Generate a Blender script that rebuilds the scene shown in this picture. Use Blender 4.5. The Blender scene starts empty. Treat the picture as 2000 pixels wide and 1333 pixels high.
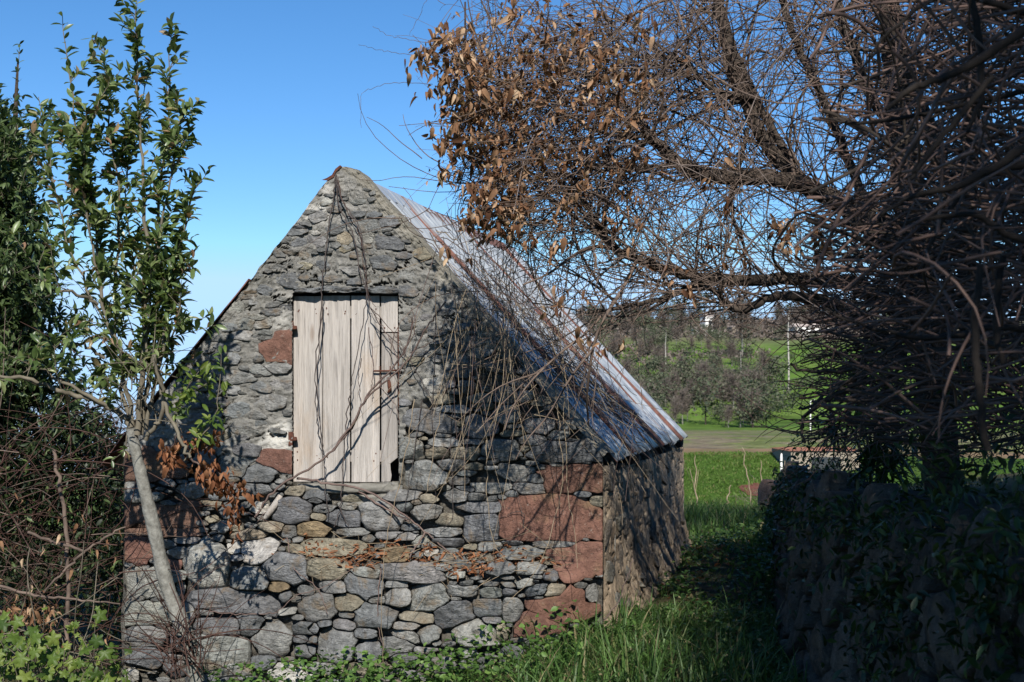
import bpy, math, random
import numpy as np
from mathutils import Vector, Matrix

random.seed(7); rng = np.random.default_rng(7)
R = math.radians
SC = bpy.context.scene
COL = SC.collection

# ------------------------------------------------------------------ camera, sky, sun, exposure
F = 2500.0; PITCH = math.atan(103.5 / F); CAM = np.array([0.0, 0.0, 1.6])
cd = bpy.data.cameras.new('camera'); cam = bpy.data.objects.new('camera', cd); COL.objects.link(cam)
cam.location = CAM; cam.rotation_euler = (R(90) + PITCH, 0, 0)
cd.sensor_width = 36; cd.lens = F / 2000 * 36; cd.clip_start = 0.05; cd.clip_end = 60000
cd.dof.use_dof = True; cd.dof.focus_distance = 7.5; cd.dof.aperture_fstop = 6.5
SC.camera = cam

SUN = np.array([0.05, -1.0, 0.74]); SUN /= np.linalg.norm(SUN)
world = bpy.data.worlds.new('World'); SC.world = world; world.use_nodes = True
wn = world.node_tree.nodes; wl = world.node_tree.links
sky = wn.new('ShaderNodeTexSky'); sky.sky_type = 'NISHITA'; sky.sun_disc = False
sky.sun_elevation = math.asin(SUN[2]); sky.sun_rotation = math.atan2(SUN[0], SUN[1])
sky.altitude = 1800; sky.air_density = 1.0; sky.dust_density = 0.0; sky.ozone_density = 3.5
bgn = wn['Background']; bgn.inputs[1].default_value = 0.098
hsv = wn.new('ShaderNodeHueSaturation'); hsv.inputs['Saturation'].default_value = 1.22
wl.new(sky.outputs[0], hsv.inputs['Color'])
lim = wn.new('ShaderNodeVectorMath'); lim.operation = 'MINIMUM'; lim.inputs[1].default_value = (3.5, 5.5, 8.0)   # the horizon band stays pale blue instead of burning out
wl.new(hsv.outputs[0], lim.inputs[0]); wl.new(lim.outputs[0], bgn.inputs[0])
sd = bpy.data.lights.new('sun', 'SUN'); sun = bpy.data.objects.new('sun', sd); COL.objects.link(sun)
sd.energy = 5.0; sd.angle = R(0.53); sd.color = (1.0, 0.955, 0.87)
sun.rotation_euler = Vector(SUN).to_track_quat('Z', 'Y').to_euler(); sun.location = (0, -20, 20)
SC.view_settings.view_transform = 'Standard'; SC.view_settings.look = 'None'
SC.view_settings.exposure = 0.62; SC.view_settings.gamma = 1.0; SC.view_settings.use_curve_mapping = False
SC.cycles.max_bounces = 6; SC.cycles.transparent_max_bounces = 4; SC.cycles.caustics_reflective = False
SC.cycles.caustics_refractive = False

# ------------------------------------------------------------------ small maths
def norm(v): return v / np.maximum(np.linalg.norm(v, axis=-1, keepdims=True), 1e-9)
def ray(px, py):
    px = np.asarray(px, float); py = np.asarray(py, float)
    x = (px - 1000) / F; z = (666.5 - py) / F
    c, s = math.cos(PITCH), math.sin(PITCH)
    return np.stack([x + 0 * z, c - z * s + 0 * x, s + z * c + 0 * x], -1)
def pt(px, py, D):
    r = ray(px, py); return CAM + r * (np.asarray(D, float) / r[..., 1])[..., None]
def _hash(ix, iy, iz, seed):
    h = (ix * 374761393 + iy * 668265263 + iz * 2147483647 + seed * 1274126177) & 0xFFFFFFFF
    h = ((h ^ (h >> 13)) * 1274126177) & 0xFFFFFFFF
    h = ((h ^ (h >> 16)) * 2246822519) & 0xFFFFFFFF
    return ((h ^ (h >> 15)) & 0xFFFFFF) / float(0xFFFFFF)
def vnoise(p, seed=0):
    p = np.asarray(p, float); i = np.floor(p).astype(np.int64); f = p - i; f = f * f * (3 - 2 * f)
    o = 0
    for dx in (0, 1):
        wx = f[..., 0] if dx else 1 - f[..., 0]
        for dy in (0, 1):
            wy = f[..., 1] if dy else 1 - f[..., 1]
            for dz in (0, 1):
                wz = f[..., 2] if dz else 1 - f[..., 2]
                o = o + wx * wy * wz * _hash(i[..., 0] + dx, i[..., 1] + dy, i[..., 2] + dz, seed)
    return o * 2 - 1
def fbm(p, oc=4, seed=0):
    a = 1.0; t = 0; s = 0; p = np.asarray(p, float)
    for k in range(oc):
        t = t + a * vnoise(p, seed + k * 17); s += a; a *= 0.5; p = p * 2.03
    return t / s
def sstep(a, b, x):
    t = np.clip((x - a) / (b - a), 0, 1); return t * t * (3 - 2 * t)

# ------------------------------------------------------------------ objects
def tag(o, label=None, cat=None, group=None, kind=None):
    if label: o['label'] = label
    if cat: o['category'] = cat
    if group: o['group'] = group
    if kind: o['kind'] = kind
    return o
def empty(name, loc=(0, 0, 0)):
    o = bpy.data.objects.new(name, None); COL.objects.link(o); o.location = loc; o.empty_display_size = .2
    return o
def mesh_data(name, V, Fs, mat=None, smooth=True, attr=None):
    """V (n,3); Fs list of (m,k) int arrays"""
    V = np.asarray(V, np.float32); me = bpy.data.meshes.new(name)
    if not isinstance(Fs, (list, tuple)): Fs = [Fs]
    Fs = [np.asarray(f, np.int32) for f in Fs if len(f)]
    nl = sum(f.size for f in Fs); nf = sum(len(f) for f in Fs)
    me.vertices.add(len(V)); me.vertices.foreach_set('co', V.ravel())
    me.loops.add(nl); me.loops.foreach_set('vertex_index', np.concatenate([f.ravel() for f in Fs]))
    me.polygons.add(nf)
    tot = np.concatenate([np.full(len(f), f.shape[1], np.int32) for f in Fs])
    me.polygons.foreach_set('loop_start', np.concatenate([[0], np.cumsum(tot)[:-1]]).astype(np.int32))
    me.polygons.foreach_set('loop_total', tot)
    me.polygons.foreach_set('use_smooth', np.full(nf, smooth, bool))
    if attr is not None:
        a = me.attributes.new('var', 'FLOAT', 'POINT'); a.data.foreach_set('value', np.asarray(attr, np.float32))
    me.update(calc_edges=True); me.validate()
    if mat: me.materials.append(mat)
    return me
def link(name, me, parent=None, **kw):
    o = bpy.data.objects.new(name, me); COL.objects.link(o)
    if parent is not None:
        o.parent = parent; o.matrix_parent_inverse = Matrix.Translation(-Vector(parent.location))
    tag(o, **kw); return o
def obj(name, V, Fs, mat, parent=None, smooth=True, attr=None, recentre=True, **kw):
    V = np.asarray(V, float)
    c = V.mean(0) if recentre and len(V) else np.zeros(3)
    o = link(name, mesh_data(name, V - c, Fs, mat, smooth, attr), parent, **kw); o.location = c
    return o
def grid_faces(nr, nc, off=0):
    a = np.arange(nr * nc).reshape(nr, nc) + off
    return np.stack([a[:-1, :-1], a[:-1, 1:], a[1:, 1:], a[1:, :-1]], -1).reshape(-1, 4)
def box(P):
    """P: 8 corners, bottom 4 then top 4 (same winding)"""
    return np.array(P, float), np.array([[3, 2, 1, 0], [4, 5, 6, 7], [0, 1, 5, 4], [1, 2, 6, 5], [2, 3, 7, 6], [3, 0, 4, 7]])
class Batch:
    def __init__(s): s.V = []; s.T = {}; s.n = 0; s.A = []
    def add(s, V, Fs, a=0.0):
        V = np.asarray(V, float)
        for f in (Fs if isinstance(Fs, list) else [Fs]):
            if len(f): s.T.setdefault(np.asarray(f).shape[1], []).append(np.asarray(f) + s.n)
        s.V.append(V); s.A.append(np.full(len(V), a)); s.n += len(V)
    def build(s, name, mat, parent=None, smooth=True, **kw):
        if not s.n: return None
        return obj(name, np.concatenate(s.V), [np.concatenate(v) for v in s.T.values()], mat, parent, smooth, np.concatenate(s.A), **kw)

# ------------------------------------------------------------------ materials
def mat(name):
    m = bpy.data.materials.new(name); m.use_nodes = True; nt = m.node_tree
    nt.nodes.clear(); return m, Nodes(nt)
class Nodes:
    def __init__(s, nt): s.nt = nt
    def n(s, t, **kw):
        x = s.nt.nodes.new(t)
        for k, v in kw.items(): setattr(x, k, v)
        return x
    def l(s, a, b): s.nt.links.new(a, b)
    def set(s, sock, v):
        if hasattr(v, 'links') or hasattr(v, 'is_output'): s.l(v, sock)
        elif isinstance(v, (tuple, list)) and len(v) == 3 and sock.type == 'RGBA': sock.default_value = (*v, 1)
        else: sock.default_value = v
    def pos(s, scale=(1, 1, 1), objspace=False, rnd=0):
        if objspace: p = s.n('ShaderNodeTexCoord').outputs['Object']
        else: p = s.n('ShaderNodeNewGeometry').outputs['Position']
        if rnd:
            v = s.n('ShaderNodeVectorMath', operation='MULTIPLY_ADD'); oi = s.n('ShaderNodeObjectInfo')
            s.l(oi.outputs['Random'], v.inputs[0]); v.inputs[1].default_value = (rnd, rnd * .7, rnd * 1.3); s.l(p, v.inputs[2]); p = v.outputs[0]
        m = s.n('ShaderNodeMapping'); s.l(p, m.inputs[0]); m.inputs['Scale'].default_value = scale; return m.outputs[0]
    def noise(s, vec, scale, detail=4, rough=.6, dist=0):
        x = s.n('ShaderNodeTexNoise'); s.l(vec, x.inputs['Vector']); x.inputs['Scale'].default_value = scale
        x.inputs['Detail'].default_value = detail; x.inputs['Roughness'].default_value = rough; x.inputs['Distortion'].default_value = dist
        return x.outputs[0]
    def voro(s, vec, scale, feat='F1'):
        x = s.n('ShaderNodeTexVoronoi', feature=feat); s.l(vec, x.inputs['Vector']); x.inputs['Scale'].default_value = scale; return x.outputs['Distance']
    def ramp(s, fac, stops, interp='LINEAR'):
        x = s.n('ShaderNodeValToRGB'); s.set(x.inputs[0], fac); e = x.color_ramp.elements; x.color_ramp.interpolation = interp
        while len(e) < len(stops): e.new(.5)
        for q, (p, c) in zip(e, stops):
            q.position = p; q.color = (*c, 1) if isinstance(c, (tuple, list)) else (c, c, c, 1)
        return x.outputs[0]
    def mix(s, f, a, b, mode='MIX'):
        x = s.n('ShaderNodeMix', data_type='RGBA', blend_type=mode); s.set(x.inputs[0], f); s.set(x.inputs[6], a); s.set(x.inputs[7], b); return x.outputs[2]
    def math(s, op, a, b=0.0):
        x = s.n('ShaderNodeMath', operation=op); s.set(x.inputs[0], a); s.set(x.inputs[1], b); return x.outputs[0]
    def bump(s, h, dist=.01, strength=1.0, nrm=None):
        x = s.n('ShaderNodeBump'); s.l(h, x.inputs['Height']); x.inputs['Distance'].default_value = dist; x.inputs['Strength'].default_value = strength
        if nrm: s.l(nrm, x.inputs['Normal'])
        return x.outputs[0]
    def out(s, col, rough=.85, nrm=None, metal=0, spec=.3, trans=0, transcol=None):
        b = s.n('ShaderNodeBsdfPrincipled'); s.set(b.inputs['Base Color'], col); s.set(b.inputs['Roughness'], rough)
        s.set(b.inputs['Metallic'], metal); b.inputs['Specular IOR Level'].default_value = spec
        if nrm: s.l(nrm, b.inputs['Normal'])
        sh = b.outputs[0]
        if trans:
            t = s.n('ShaderNodeBsdfTranslucent'); s.set(t.inputs[0], transcol if transcol is not None else col)
            mx = s.n('ShaderNodeMixShader'); mx.inputs[0].default_value = trans; s.l(sh, mx.inputs[1]); s.l(t.outputs[0], mx.inputs[2]); sh = mx.outputs[0]
        o = s.n('ShaderNodeOutputMaterial'); s.l(sh, o.inputs[0])

def stone_mat(name, dark=1.0):
    m, N = mat(name); p = N.pos(rnd=13); oi = N.n('ShaderNodeObjectInfo')
    base = oi.outputs['Color']
    n1 = N.noise(p, 14, 6, .65); n2 = N.noise(p, 60, 4, .7); n3 = N.noise(p, 5, 3, .5)
    c = N.mix(1.0, base, N.ramp(n1, [(.28, .50), (.5, 1.0), (.74, 1.5)]), 'MULTIPLY')
    c = N.mix(1.0, c, N.ramp(n2, [(.3, .66), (.7, 1.28)]), 'MULTIPLY')
    br = N.ramp(N.noise(p, 9, 5, .6, .5), [(.54, 0.0), (.68, .75)])
    c = N.mix(br, c, (.17 * dark, .125 * dark, .08 * dark))
    # pale lichen flecks; more on some stones
    v = N.voro(p, 120); lf = N.ramp(v, [(.0, 1.0), (.16, .9), (.26, 0.0)])
    patch = N.ramp(N.noise(p, 7, 3, .6), [(.53, 0.0), (.62, 1.0)])
    c = N.mix(N.math('MULTIPLY', N.math('MULTIPLY', lf, patch), .55), c, (.42 * dark, .43 * dark, .40 * dark))
    lb = N.ramp(N.noise(p, 22, 5, .75, 1.0), [(.63, 0.0), (.70, .7)])
    c = N.mix(N.math('MULTIPLY', lb, .5), c, (.36 * dark, .37 * dark, .33 * dark))
    pb = N.pos((1, 1, 2.2), rnd=5)
    h = N.math('ADD', N.math('MULTIPLY', N.noise(pb, 18, 8, .68), 1.0), N.math('MULTIPLY', n2, .25))
    N.out(c, .82, N.bump(h, .034, 1.0, N.bump(N.noise(p, 150, 3, .6), .004, .6)), spec=.25); return m
M_STONE = stone_mat('basalt')
M_STONE_DK = stone_mat('shaded_bank_stone', .5)

def red_mat():
    m, N = mat('red_tuff'); p = N.pos(rnd=9); oi = N.n('ShaderNodeObjectInfo')
    c = N.mix(1.0, oi.outputs['Color'], N.ramp(N.noise(p, 12, 6, .7), [(.28, .5), (.5, 1.0), (.74, 1.5)]), 'MULTIPLY')
    pits = N.ramp(N.voro(p, 75), [(.05, .25), (.2, 1.0)])
    pm = N.ramp(N.noise(p, 30, 3, .6), [(.48, 1.0), (.56, 0.0)])
    pf = N.mix(pm, pits, (1, 1, 1))
    c = N.mix(1.0, c, N.mix(.9, (1, 1, 1), pf), 'MULTIPLY')
    c = N.mix(N.ramp(N.noise(p, 30, 5, .8), [(.60, 0.0), (.68, .7)]), c, (.34, .29, .25))
    c = N.mix(N.ramp(N.noise(p, 6, 3), [(.55, 0.0), (.7, .5)]), c, (.15, .12, .06))
    h = N.math('ADD', N.noise(p, 25, 8, .75), N.math('MULTIPLY', pf, .7))
    N.out(c, .9, N.bump(h, .03, 1.0), spec=.15); return m
M_RED = red_mat()

def mortar_mat():
    m, N = mat('old_lime_mortar'); p = N.pos(); ps = N.pos((1, 1, 1.3))
    n1 = N.noise(p, 3.2, 6, .65); n2 = N.noise(ps, 26, 8, .75)
    c = N.ramp(n1, [(.3, (.150, .146, .136)), (.5, (.205, .199, .185)), (.7, (.275, .266, .248))])
    c = N.mix(1.0, c, N.ramp(n2, [(.28, .55), (.5, 1.0), (.72, 1.3)]), 'MULTIPLY')
    a = N.n('ShaderNodeAttribute', attribute_name='tone')
    c = N.mix(N.ramp(a.outputs['Fac'], [(.0, 0.0), (1.0, 1.0)]), c, N.mix(.5, (.30, .255, .165), c))   # yellow ochre render on the coping
    dr = N.n('ShaderNodeAttribute', attribute_name='dry'); c = N.mix(dr.outputs['Fac'], c, N.ramp(N.noise(p, 9, 5, .7), [(.35, (.06, .053, .045)), (.6, (.12, .11, .094)), (.75, (.20, .19, .17))]))   # earthy dry joints, darkened in the colour for the shadow of their depth
    w = N.n('ShaderNodeAttribute', attribute_name='white')
    c = N.mix(w.outputs['Fac'], c, (.58, .56, .52))
    c = N.mix(N.ramp(N.noise(p, 90, 3, .6), [(.62, 0.0), (.7, .5)]), c, (.45, .44, .4))
    st = N.pos((1, 1, .25)); c = N.mix(N.ramp(N.noise(st, 5, 5, .6), [(.5, 0.0), (.75, .55)]), c, (.098, .098, .082))
    N.out(c, .92, N.bump(n2, .02, 1.0, N.bump(N.noise(p, 140, 3, .7), .004, .7)), spec=.12); return m
M_MORTAR = mortar_mat()

def wood_mat(name, base=(.50, .45, .39), vert=True):
    m, N = mat(name); p = N.pos((9, 9, .55), rnd=3); p2 = N.pos((40, 40, 1.2), rnd=3)
    n1 = N.noise(p, 3.2, 6, .6, .8); n2 = N.noise(p2, 4, 4, .65)
    c = N.ramp(n1, [(.25, tuple(x * .62 for x in base)), (.45, base), (.62, tuple(min(1, x * 1.25) for x in base)), (.8, (base[0] * 1.05, base[1] * .92, base[2] * .78))])
    c = N.mix(1.0, c, N.ramp(n2, [(.28, .55), (.42, .96), (.7, 1.08)]), 'MULTIPLY')
    kn = N.ramp(N.voro(N.pos((6, 6, 1.7), rnd=3), 1.0), [(.05, 1.0), (.12, 0.0)])
    c = N.mix(N.math('MULTIPLY', kn, .55), c, (.16, .11, .08))
    c = N.mix(N.ramp(N.noise(N.pos((3, 3, .8), rnd=3), 2.0, 4), [(.55, 0.0), (.75, .45)]), c, (.33, .22, .13))
    c = N.mix(1.0, c, N.ramp(N.n('ShaderNodeObjectInfo').outputs['Random'], [(0, .78), (1, 1.12)]), 'MULTIPLY')
    N.out(c, .8, N.bump(n2, .006, 1.0, N.bump(n1, .012, .7)), spec=.2); return m
M_WOOD = wood_mat('silvered_pine', (.31, .285, .265))
def simple(name, c0, c1, sc=20, rough=.85, bump=.004, spec=.2, metal=0):
    m, N = mat(name); p = N.pos(rnd=2); n = N.noise(p, sc, 5, .65)
    N.out(N.ramp(n, [(.3, c0), (.7, c1)]), rough, N.bump(n, bump, .8), metal, spec); return m
M_RUST = simple('rusted_iron', (.045, .018, .014), (.12, .05, .032), 45)
M_DARK = simple('dark_interior', (.01, .01, .01), (.02, .018, .015))
M_BARK = simple('dark_bark', (.028, .022, .018), (.065, .05, .04), 35, .9, .008)
M_SHADEBARK = simple('shade_dark_bark', (.010, .008, .007), (.028, .022, .018), 35, .9, .006)  # darker copy of the bark: the near boughs' shade is put into its colour
M_TWIG = simple('dry_twig', (.05, .036, .030), (.17, .125, .10), 8, .8, .002)
M_CANE = simple('dead_cane', (.045, .028, .024), (.16, .105, .085), 6, .75, .002)
M_STRAW = simple('straw_vine', (.17, .13, .085), (.33, .26, .18), 9, .8, .002)
M_REDSTEM = simple('bramble_stem', (.022, .012, .010), (.085, .045, .035), 6, .6, .002)
M_VINE = simple('vine_stem', (.075, .05, .045), (.16, .115, .10), 9, .75, .002)
M_BLACKVINE = simple('thin_black_vine', (.035, .028, .028), (.08, .065, .06), 9, .7, .002)
M_GREYBARK = simple('smooth_grey_bark', (.105, .10, .088), (.25, .245, .22), 30, .8, .010)
M_STEM = simple('green_grey_stem', (.08, .068, .05), (.16, .14, .105), 12, .75, .002)
M_WHITE = simple('white_paint', (.72, .70, .66), (.82, .80, .76), 3, .7)
M_EARTH = simple('bare_earth', (.09, .055, .035), (.17, .105, .07), 12, .95, .02)

def leaf_mat(name, stops, trans=.35, rough=.45, spec=.4, tc=1.6):
    m, N = mat(name); a = N.n('ShaderNodeAttribute', attribute_name='var'); oi = N.n('ShaderNodeObjectInfo')
    v = N.math('FRACT', N.math('ADD', a.outputs['Fac'], oi.outputs['Random']))
    c = N.ramp(v, stops)
    n = N.noise(N.pos(), 60, 3)
    c = N.mix(1.0, c, N.ramp(n, [(.3, .8), (.7, 1.2)]), 'MULTIPLY')
    N.out(c, rough, None, 0, spec, trans, N.mix(1.0, c, (tc, tc * 1.05, tc * .7), 'MULTIPLY')); return m
M_LEAF = leaf_mat('glossy_leaf', [(0, (.045, .074, .022)), (.35, (.080, .120, .036)), (.7, (.13, .175, .060)), (.9, (.20, .23, .10)), (.97, (.22, .13, .08))], .28, .38, .5)
M_LEAF2 = leaf_mat('dark_leaf', [(0, (.034, .056, .020)), (.5, (.058, .090, .032)), (1, (.095, .13, .05))], .25, .4, .45)
M_DEAD = leaf_mat('dead_leaf', [(0, (.09, .042, .024)), (.35, (.18, .095, .052)), (.7, (.27, .155, .088)), (.9, (.36, .235, .15)), (1, (.45, .33, .22))], .25, .75, .15, 1.3)
M_ORANGE = leaf_mat('orange_dead_leaf', [(0, (.12, .045, .022)), (.5, (.20, .085, .042)), (1, (.30, .15, .08))], .25, .7, .15, 1.3)
M_LIME = leaf_mat('fresh_leaf', [(0, (.04, .075, .014)), (.5, (.085, .135, .022)), (1, (.17, .21, .045))], .4, .5, .35)
M_GRASS = leaf_mat('grass_blade', [(0, (.032, .070, .018)), (.5, (.056, .112, .026)), (.85, (.095, .165, .043)), (.97, (.24, .20, .11))], .3, .5, .3)
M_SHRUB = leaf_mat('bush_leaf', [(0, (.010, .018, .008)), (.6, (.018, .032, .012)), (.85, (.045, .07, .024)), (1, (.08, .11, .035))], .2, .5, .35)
M_HILLG = leaf_mat('hill_foliage_green', [(0, (.045, .06, .040)), (.35, (.075, .095, .058)), (.6, (.10, .095, .07)), (1, (.115, .135, .075))], .15, .8, .1)
M_HILLB = leaf_mat('hill_foliage_bare', [(0, (.10, .082, .072)), (.5, (.15, .122, .108)), (1, (.20, .165, .145))], .1, .9, .1)

def tin_mat():
    m, N = mat('galvanised_sheet'); tc = N.n('ShaderNodeTexCoord').outputs['UV']
    mp = N.n('ShaderNodeMapping'); N.l(tc, mp.inputs[0]); mp.inputs['Scale'].default_value = (14, 2.2, 1)
    oi = N.n('ShaderNodeObjectInfo'); p = N.pos(rnd=4)
    n1 = N.noise(mp.outputs[0], 1.5, 5, .65); sx = N.n('ShaderNodeSeparateXYZ'); N.l(tc, sx.inputs[0])
    c = N.ramp(n1, [(.3, (.15, .16, .17)), (.45, (.38, .405, .425)), (.7, (.56, .585, .60))])
    # rust: obj.color red = how far across (0..1) the stain reaches from the sheet's front edge
    sep = N.n('ShaderNodeSeparateColor'); N.l(oi.outputs['Color'], sep.inputs[0])
    edge = N.math('SUBTRACT', N.math('ADD', sep.outputs[0], N.math('MULTIPLY', N.math('SUBTRACT', N.noise(mp.outputs[0], .9, 5, .7), .5), .45)), sx.outputs[0])
    rf = N.ramp(edge, [(.0, 0.0), (.05, 1.0)])
    rf2 = N.ramp(N.noise(mp.outputs[0], .7, 6, .7), [(.56, 0.0), (.66, .8)])
    rf = N.math('MAXIMUM', rf, rf2)
    rc = N.ramp(N.noise(p, 25, 5, .7), [(.3, (.085, .035, .026)), (.7, (.19, .085, .06))])
    c = N.mix(rf, c, rc)
    rough = N.math('ADD', .42, N.math('MULTIPLY', rf, .45))
    N.out(c, rough, N.bump(n1, .004, .4), N.math('MULTIPLY', N.math('SUBTRACT', 1.0, rf), .35), .5); return m
M_TIN = tin_mat()
M_CONC = simple('cement_sill', (.12, .115, .10), (.21, .20, .18), 18, .9, .006)

# ------------------------------------------------------------------ terrain height
HO = np.array([-.912, 7.6, 0.0]); HU = np.array([.9707, -.2403, 0]); HF = np.array([-.2403, -.9707, 0])
def wall_base(y):   # x of the foot of the right-hand retaining wall
    return np.interp(y, [-6, 0, 3.5, 7, 10.5, 14.6, 18], [1.05, 1.12, 1.25, 1.47, 2.12, 3.0, 3.9])
def ground_near(x, y):
    z = 0.02 + 0.13 * np.clip(x, -3.5, 2.2) - .02
    loc = (x - HO[0]) * HU[0] + (y - HO[1]) * HU[1]; dep = -((x - HO[0]) * HF[0] + (y - HO[1]) * HF[1])
    z = z + .18 * np.exp(-(((loc - 1.5) / .7) ** 2 + ((dep - .0) / .8) ** 2))        # earth banked against the corner
    z = z + .10 * np.exp(-(((loc - 1.75) / .35) ** 2)) * sstep(.0, .8, dep) * (1 - sstep(3.8, 5, dep))
    z = z + .05 * fbm(np.stack([x * .9, y * .9, 0 * x], -1), 3, 5) + .015 * vnoise(np.stack([x * 6, y * 6, 0 * x], -1), 9)
    return z
def terrain(x, y):
    D = np.hypot(x, y); az = np.degrees(np.arctan2(x, np.maximum(y, 1e-6))); az = np.where(y < 0, np.sign(x) * 90, az)
    zn = ground_near(x, y)
    bank = sstep(0, 1.0, x - wall_base(y)) * (1 - sstep(14, 16, y))
    top = np.interp(y, [-6, 3.5, 7, 11, 14.6], [1.25, 1.22, .95, .62, .45])
    zn = np.where(x > wall_base(y), np.maximum(zn, zn * (1 - bank) + bank * (top + .12 * (x - wall_base(y)).clip(0, 6))), zn)
    prof = np.interp(D, [0, 15.5, 19, 24, 26.5, 40, 47, 50, 54, 70, 90, 150, 200, 235, 450, 520, 700, 1200, 5000],
                     [.1, .1, -.5, -.80, -.82, -2.13, -.58, -.50, -.13, -.36, -4, -9, -4.0, -3.0, 26.0, 29, 8, -60, -260])
    prof = prof + .10 * fbm(np.stack([x * .12, y * .12, 0 * x], -1), 3, 3) * sstep(30, 60, D)
    # terraces on the far slope
    hs = sstep(205, 240, D) * (1 - sstep(440, 480, D))
    q = prof / 1.6; tr = (np.floor(q) + sstep(.55, 1.0, q - np.floor(q))) * 1.6
    prof = prof * (1 - .7 * hs) + tr * .7 * hs + 3.2 * hs * fbm(np.stack([x * .012, y * .012, 0 * x], -1), 3, 8)
    left = sstep(7.0, -12.0, az) if False else 1 - sstep(-9.0, 3.0, az)
    low = np.interp(D, [0, 16, 40, 120, 500, 5000], [.1, .1, -3, -14, -70, -260])
    far = prof * (1 - left) + low * left
    k = sstep(13.5, 17.5, D)
    return zn * (1 - k) + far * k

# ground rings -------------------------------------------------------------------------------
def ground_mat():
    m, N = mat('earth_and_short_growth'); p = N.pos()
    c = N.ramp(N.noise(p, 2.5, 6, .7), [(.35, (.05, .038, .025)), (.5, (.045, .055, .02)), (.65, (.09, .065, .042))])
    c = N.mix(N.ramp(N.noise(p, 26, 5, .7), [(.55, 0.0), (.7, .7)]), c, (.16, .085, .05))
    N.out(c, .95, N.bump(N.noise(p, 18, 6, .7), .04, 1.0), spec=.1); return m
def field_mat():
    m, N = mat('meadow'); p = N.pos((1, .45, 1))
    c = N.ramp(N.noise(p, .9, 8, .75), [(.3, (.035, .075, .012)), (.5, (.055, .11, .016)), (.68, (.085, .135, .028))])
    c = N.mix(N.ramp(N.noise(p, .3, 6, .7), [(.54, 0.0), (.66, .8)]), c, (.20, .13, .065))
    c = N.mix(1.0, c, N.ramp(N.noise(N.pos((1, .5, 1)), 2.2, 5, .7), [(.3, .65), (.7, 1.3)]), 'MULTIPLY')
    N.out(c, .95, N.bump(N.noise(p, 2.5, 6, .75), .35, 1.0), spec=.1); return m
def dry_mat():
    m, N = mat('dry_terrace_soil'); p = N.pos((.5, 1, 1))
    c = N.ramp(N.noise(p, .35, 8, .75), [(.36, (.17, .13, .10)), (.45, (.22, .185, .12)), (.51, (.17, .19, .07)), (.60, (.12, .155, .045))])
    c = N.mix(1.0, c, N.ramp(N.noise(p, 3, 5, .7), [(.3, .5), (.7, 1.35)]), 'MULTIPLY')
    N.out(c, .95, N.bump(N.noise(p, 2, 6, .7), .5, 1.0), spec=.1); return m
def hill_mat():
    m, N = mat('terraced_slope'); p = N.pos((1, 1, 2))
    c = N.ramp(N.noise(p, .022, 7, .7), [(.34, (.05, .085, .018)), (.48, (.075, .135, .022)), (.62, (.10, .145, .032)), (.72, (.12, .095, .065))])
    c = N.mix(1.0, c, N.ramp(N.noise(N.pos((.3, .3, 3)), .35, 5, .7), [(.3, .55), (.6, 1.2)]), 'MULTIPLY')
    g = N.n('ShaderNodeSeparateXYZ'); N.l(N.pos(), g.inputs[0])
    hi = N.ramp(N.math('MULTIPLY', g.outputs[2], .04), [(.55, 0.0), (.8, .85)])
    c = N.mix(hi, c, (.12, .10, .075))
    N.out(c, .95, spec=.1); return m
M_GROUND = ground_mat(); M_FIELD = field_mat(); M_DRY = dry_mat(); M_HILL = hill_mat()
M_ROAD = simple('gravel_track', (.22, .20, .185), (.36, .34, .32), 6, .95, .02)
M_PATH = simple('orange_soil', (.09, .085, .03), (.24, .14, .085), .35, .95, .05)
azs = np.radians(np.concatenate([np.arange(-180, -24, 3.0), np.arange(-24, 26, .22), np.arange(27, 180.1, 3.0)]))
def ring_object(name, radii, m, **kw):
    rr, aa = np.meshgrid(radii, azs, indexing='ij'); x = rr * np.sin(aa); y = rr * np.cos(aa)
    V = np.stack([x, y, terrain(x, y)], -1).reshape(-1, 3)
    f = grid_faces(len(radii), len(azs))[:, ::-1]
    return obj(name, V, f, m, recentre=False, kind='structure', **kw)
ring_object('ground', np.concatenate([[.05], np.geomspace(.4, 24, 190)]), M_GROUND)
ring_object('gravel_road', np.linspace(24, 27.5, 5), M_ROAD)
ring_object('field', np.linspace(27.5, 47, 80), M_FIELD)
ring_object('dirt_path', np.linspace(47, 50, 4), M_PATH)
ring_object('terrace', np.linspace(50, 100, 60), M_DRY)
ring_object('hillside', np.concatenate([np.linspace(100, 200, 15), np.linspace(203, 560, 170)]), M_HILL)
ring_object('distant_land', np.geomspace(560, 5000, 24), M_HILL)
def sea():
    m, N = mat('pale_sea'); N.out((.30, .40, .50), .9, spec=.1)
    a = np.radians(np.arange(0, 361, 6)); r = np.array([5, 3000, 50000.])
    rr, aa = np.meshgrid(r, a, indexing='ij')
    V = np.stack([rr * np.sin(aa), rr * np.cos(aa), np.full(rr.shape, -190.)], -1).reshape(-1, 3)
    obj('sea', V, grid_faces(3, len(a))[:, ::-1], m, recentre=False, kind='structure')
sea()
def gz(x, y): return float(terrain(np.array([x], float), np.array([y], float))[0])

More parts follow.
